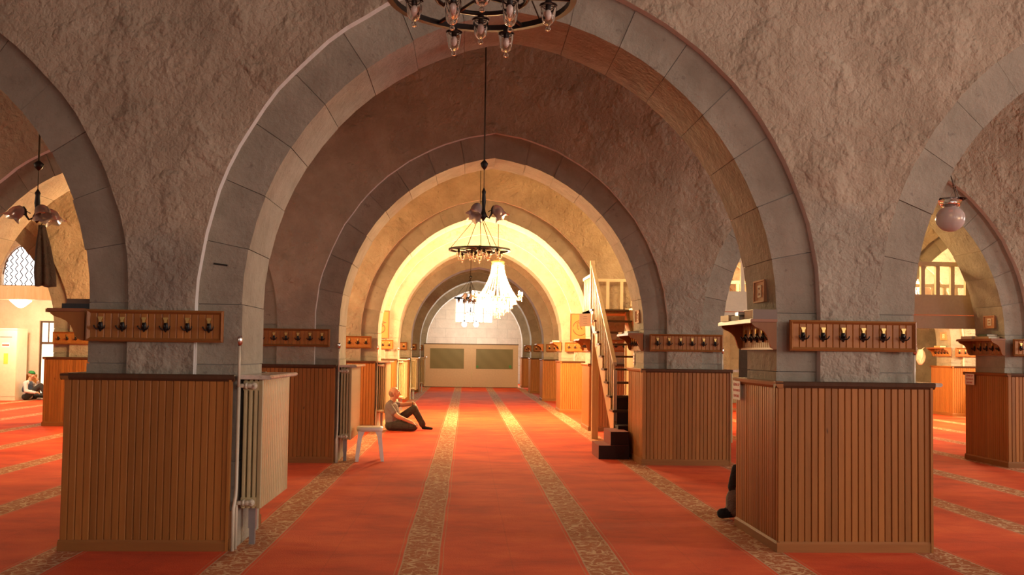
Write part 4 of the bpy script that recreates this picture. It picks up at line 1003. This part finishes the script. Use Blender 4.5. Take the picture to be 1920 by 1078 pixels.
def man_hidden():
    hd, R = head((.10, 0, .69), .1, 'hair_dark', .97); b = 'trousers_black'
    c = [((.02, 0, .12), .125, (-.01, 0, .28), .125, 'vest_navy', (1, 1.2, 1)), ((-.01, 0, .28), .125, (.0, 0, .44), .115, 'vest_navy', (1, 1.25, 1)), ((.0, -.1, .48), .075, (.0, .1, .48), .075, 'vest_navy'), ((.03, 0, .5), .056, (.07, 0, .60), .053, 'skin'),
         ((.0, -.165, .47), .064, (.16, -.23, .34), .055, b), ((.16, -.23, .34), .05, (.40, -.19, .42), .036, b), ((.0, .165, .47), .064, (.2, .20, .44), .055, b), ((.2, .20, .44), .05, (.44, .15, .47), .045, b),
         ((.03, .09, .11), .092, (.56, .14, .18), .09, 'trousers_brown'), ((.56, .14, .18), .10, (.57, .14, .10), .09, 'trousers_brown'), ((.56, .14, .06), .045, (.70, .15, .05), .046, 'sock_black'),
         ((.03, -.09, .11), .092, (.42, -.20, .12), .08, 'trousers_brown'), ((.42, -.20, .12), .075, (.26, -.02, .07), .058, 'trousers_brown'), ((.26, -.02, .06), .042, (.38, .03, .045), .036, 'sock_black'), ((-.02, -.08, .095), .09, (-.02, .08, .095), .09, 'trousers_brown'),
         ((.44, .15, .47), .045, (.57, .14, .44), .042, b), ((.57, .14, .44), .042, (.60, .14, .28), .046, b)]
    c += hand((.59, .15, .28), (-.7, .2, -.7), (1, 0, -.2), (0, -1, 0), curl=.5, s=.9) + hand((.40, -.19, .42), (1, -.1, -.5), (.2, 0, 1), (0, 1, 0), curl=.5, s=.9)
    person('person in black sleeves and brown trousers half hidden behind the front right pier', (2.965, 8.30, 0), PI, c+hd, None, .011, 3)
man_hidden()
def man_right():
    hd, R = head((.10, 0, .66), .45, 'hair_dark', .95); w_ = 'cloth_white'
    c = [((.0, 0, .14), .13, (.0, 0, .30), .13, w_, (1, 1.2, 1)), ((.0, 0, .30), .13, (.05, 0, .44), .115, w_, (1, 1.25, 1)), ((.05, -.1, .47), .075, (.05, .1, .47), .075, w_), ((.06, 0, .5), .055, (.09, 0, .58), .052, 'skin'),
         ((.05, -.165, .46), .062, (.14, -.22, .26), .052, w_), ((.14, -.22, .26), .048, (.34, -.16, .22), .034, 'skin'), ((.05, .165, .46), .062, (.14, .22, .26), .052, w_), ((.14, .22, .26), .048, (.34, .16, .22), .034, 'skin'),
         ((.03, -.1, .11), .095, (.42, -.16, .12), .08, 'trousers_black'), ((.42, -.16, .12), .07, (.10, -.2, .06), .058, 'trousers_black'), ((.03, .1, .11), .095, (.42, .16, .12), .08, 'trousers_black'), ((.42, .16, .12), .07, (.10, .2, .06), .058, 'trousers_black'), ((.08, -.2, .05), .038, (-.06, -.2, .035), .03, 'sock_black'), ((.08, .2, .05), .038, (-.06, .2, .035), .03, 'sock_black'), ((-.02, -.08, .1), .09, (-.02, .08, .1), .09, 'trousers_black')]
    c += hand((.345, -.16, .22), (1, 0, -.4), (.4, 0, 1), (0, 1, 0), curl=.3, s=.9) + hand((.345, .16, .22), (1, 0, -.4), (.4, 0, 1), (0, -1, 0), curl=.3, s=.9)
    person('person in white shirt kneeling far back in the right passage', (12.55, 22.35, 0), -.3, c+hd, None, .013, 3)
man_right()

# ------------------------------------------------------------------ left passage: alcove with wardrobe, windows, lattice
def alcove():
    Y = 26.4
    lw = MB()
    # wall with a lattice window (arched) above and a tall glazed opening below
    holes = [(-11.75, -11.03, .10, 2.14)]
    wall_holes('wall_alcove', 'cream_wall', 'y', Y, XW0, -8.0, holes, .25, 'pale plaster wall closing the left passage')
    w2 = window('y', Y+.03, -11.39, .10, 2.14, .72, 1, 1, 'tall dark framed inner window at the end of the left passage', 'lit_room_pane', 'dark_wood')
    MB().box(-11.72, -11.06, Y+.05, Y+.11, 1.50, 1.56).build('transom', 'dark_wood', w2)
    for x in (-11.52, -11.28): MB().box(x-.012, x+.012, Y+.05, Y+.10, 1.56, 2.1).build('mullion', 'dark_wood', w2)
    # pine dado below and beside the window
    t = thing('dado_panel', (-11.9, Y, 0), 'low pine dado under the inner window, left passage', 'panelling')
    for (a, b, h) in ((-.30, .14, .66), (.87, 1.5, .66), (.14, .87, .10)):
        n = max(1, round((b-a)/.09))
        for i in range(n): MB().box(a+(b-a)*i/n+.001, a+(b-a)*(i+1)/n-.001, -.02, -.002, 0, h).build('plank', 'pine', t)
    # tympanum wall over the beam with an arched lattice window
    YT = ROW[3]+.36; A = .56; H0 = .30; cx = -10.60; zb = 2.88
    def ztop(x): return H0 + math.sqrt(max(0, (A+.22)**2 - (abs(x)+.22)**2))
    m = MB(); m.box(-13.3, cx-A, YT, YT+.2, zb, 4.8).box(cx+A, -7.9, YT, YT+.2, zb, 4.8)
    xs = [-A+2*A*i/20 for i in range(21)]
    for x0, x1 in zip(xs, xs[1:]): m.prism([(cx+x0, zb+ztop(x0)), (cx+x1, zb+ztop(x1)), (cx+x1, 4.8), (cx+x0, 4.8)], 'y', YT, YT+.2)
    struct(m.build('wall_tympanum', 'plaster'), 'plaster infill over the beam of the far left arch')
    lt = thing('lattice_window', (cx, YT, zb), 'arched lattice window glowing with daylight, far left', 'window')
    MB().prism([(-A+.003, .005)] + [(x*.995, ztop(x)-.004) for x in xs] + [(A-.003, .005)], 'y', .14, .15).build('pane', 'daylit_pane', lt)
    MB().tube([(-A+.02, .05, .012), (A-.02, .05, .012)], .012, 5).build('sill_bar', 'dark_wood', lt)
    fr = [(x*.965, .05, max(.02, ztop(x)-.025)) for x in xs]; MB().tube(fr, .014, 5).build('arch_frame', 'dark_wood', lt)
    for i in range(9):
        x = -A + .09 + (2*A-.18)*i/8; n = 5; zt = ztop(x)-.03; pts = []
        for j in range(n*4+1): pts.append((x + .034*math.sin(j*PI/2.)*(1 if i % 2 else -1), .06, .012+(zt-.012)*j/(n*4)))
        MB().tube(pts, .014, 4).build('lattice_bar', 'iron', lt)
    # tie beam under the far arch, gallery slab and pendant lamp
    b = MB().box(-13.19, -8.01, ROW[3]+.25, ROW[3]+.62, 2.55, 2.88); b.build('tie_beam', 'pale_wood'); tag(bpy.data.objects['tie_beam'], 'broad pale wooden beam across the far left arch', 'beam')
    MB().box(XW0, -7.7, ROW[3]+.95, Y, 2.72, 2.86).build('gallery_floor', 'cream_paint'); tag(bpy.data.objects['gallery_floor'], 'pale gallery floor slab over the left alcove', 'gallery')
    p = thing('ceiling_lamp', (-11.3, 24.3, 0), 'lit white pyramid shaped ceiling lamp, far left', 'lamp')
    m = MB(); m.lathe([(.001, 2.40), (.09, 2.43), (.27, 2.58), (.27, 2.60)], 4, (0, 0, 0), Matrix.Rotation(PI/4, 3, 'Z')); m.build('shade', 'lit_shade', p)
    MB().tube([(0, 0, 2.60), (0, 0, 2.72)], .03, 8).build('mount', 'chrome', p)
    ld = bpy.data.lights.new('lamp_light', 'POINT'); ld.energy = 230; ld.color = (1, .80, .50); ld.shadow_soft_size = .12
    lo = bpy.data.objects.new('lamp_light', ld); COL.objects.link(lo); lo.parent = p; lo.location = (0, 0, 2.2)
    # wardrobe
    w = thing('wardrobe', (-12.35, 25.6, 0), 'cream metal wardrobe with stickers, far left', 'wardrobe')
    hw, d = .52, .30
    MB().box(-hw, hw, -d+.02, d, .0, 1.88).build('carcass', 'wardrobe_metal', w)
    MB().box(-hw-.01, hw+.01, -d-.02, d, 1.86, 1.90).build('cornice', 'wardrobe_metal', w)
    MB().box(-hw-.005, hw+.005, -d-.005, d, 0, .10).build('plinth', 'wardrobe_metal', w)
    for (x0, x1, hx) in ((-hw, -.003, -.06), (.003, hw, .06)):
        dr = MB().box(x0+.003, x1-.003, -d, -d+.02, .11, 1.855).build('door', 'wardrobe_metal', w)
        MB().box(hx-.012, hx+.012, -d-.012, -d, .78, .94).build('handle', 'grey_ink', dr)
    MB().box(.14, .34, -d-.004, -d-.001, 1.40, 1.52).build('paper_label', 'paper', w); MB().box(.15, .33, -d-.006, -d-.004, 1.44, 1.475).build('print_line', 'red_ink', w)
    MB().box(.20, .31, -d-.004, -d-.001, .96, 1.24).build('yellow_sticker', 'yellow_sticker', w); MB().box(-.24, -.12, -d-.004, -d-.001, 1.60, 1.68).build('yellow_sticker', 'yellow_sticker', w)
    MB().box(.09, .40, -d-.004, -d-.001, 1.655, 1.685).build('name_strip', 'grey_ink', w)
alcove()

# ------------------------------------------------------------------ cloths
def drape():
    t = thing('hanging_drape', (-7.62, 17.22, 0), 'dark cloth hanging beside the lamp under the left arch', 'cloth')
    m = MB(); m.sm = True; N, K = 60, 14; v = []; f = []
    for i in range(K+1):
        u = i/K; z = 3.62 - 1.1*u; wd = .06 + .10*min(1, u*1.3); cx = -.06 + .10*u
        for j in range(N):
            th = 2*PI*j/N; rr = 1 + .30*math.cos(6*th + u*1.2)*min(1, u*3); v.append((cx + wd*rr*math.cos(th), .06*rr*math.sin(th)*(1+u), z + .015*math.sin(3*th)*u))
    for i in range(K): f += [(i*N+j, i*N+(j+1) % N, (i+1)*N+(j+1) % N, (i+1)*N+j) for j in range(N)]
    f += [tuple(range(N))[::-1], tuple(range(K*N, (K+1)*N))]
    m.add(v, f); m.build('fabric', 'drape_dark', t)
    MB().tube([(-.08, .0, 3.60), (-.08, .04, 3.66), (-.08, .12, 3.68)], .008, 6).build('wall_hook', 'iron', t)
drape()
def bag():
    m = MB(); m.sm = True; N, K = 20, 10; v = []; f = []
    for i in range(K+1):
        u = i/K; r = .13*math.sin(PI*(.12+.8*u))**.7
        for j in range(N): th = 2*PI*j/N; q = 1+.12*math.cos(5*th+i*.7); v.append((r*q*math.cos(th)*.8, r*q*math.sin(th), -.40*u))
    for i in range(K): f += [(i*N+j, i*N+(j+1) % N, (i+1)*N+(j+1) % N, (i+1)*N+j) for j in range(N)]
    f += [tuple(range(N))[::-1], tuple(range(K*N, (K+1)*N))]
    t = thing('cloth_bag', (11.70, ROW[3]+F0+.80, 1.66), 'white cloth bag hanging from the far right shelf hooks', 'bag')
    m.add(v, f); m.build('sack', 'cloth_white', t); MB().tube([(0, -.03, -.02), (.1, 0, .05), (0, .03, -.02)], .006, 5).build('strap', 'cloth_white', t)
bag()
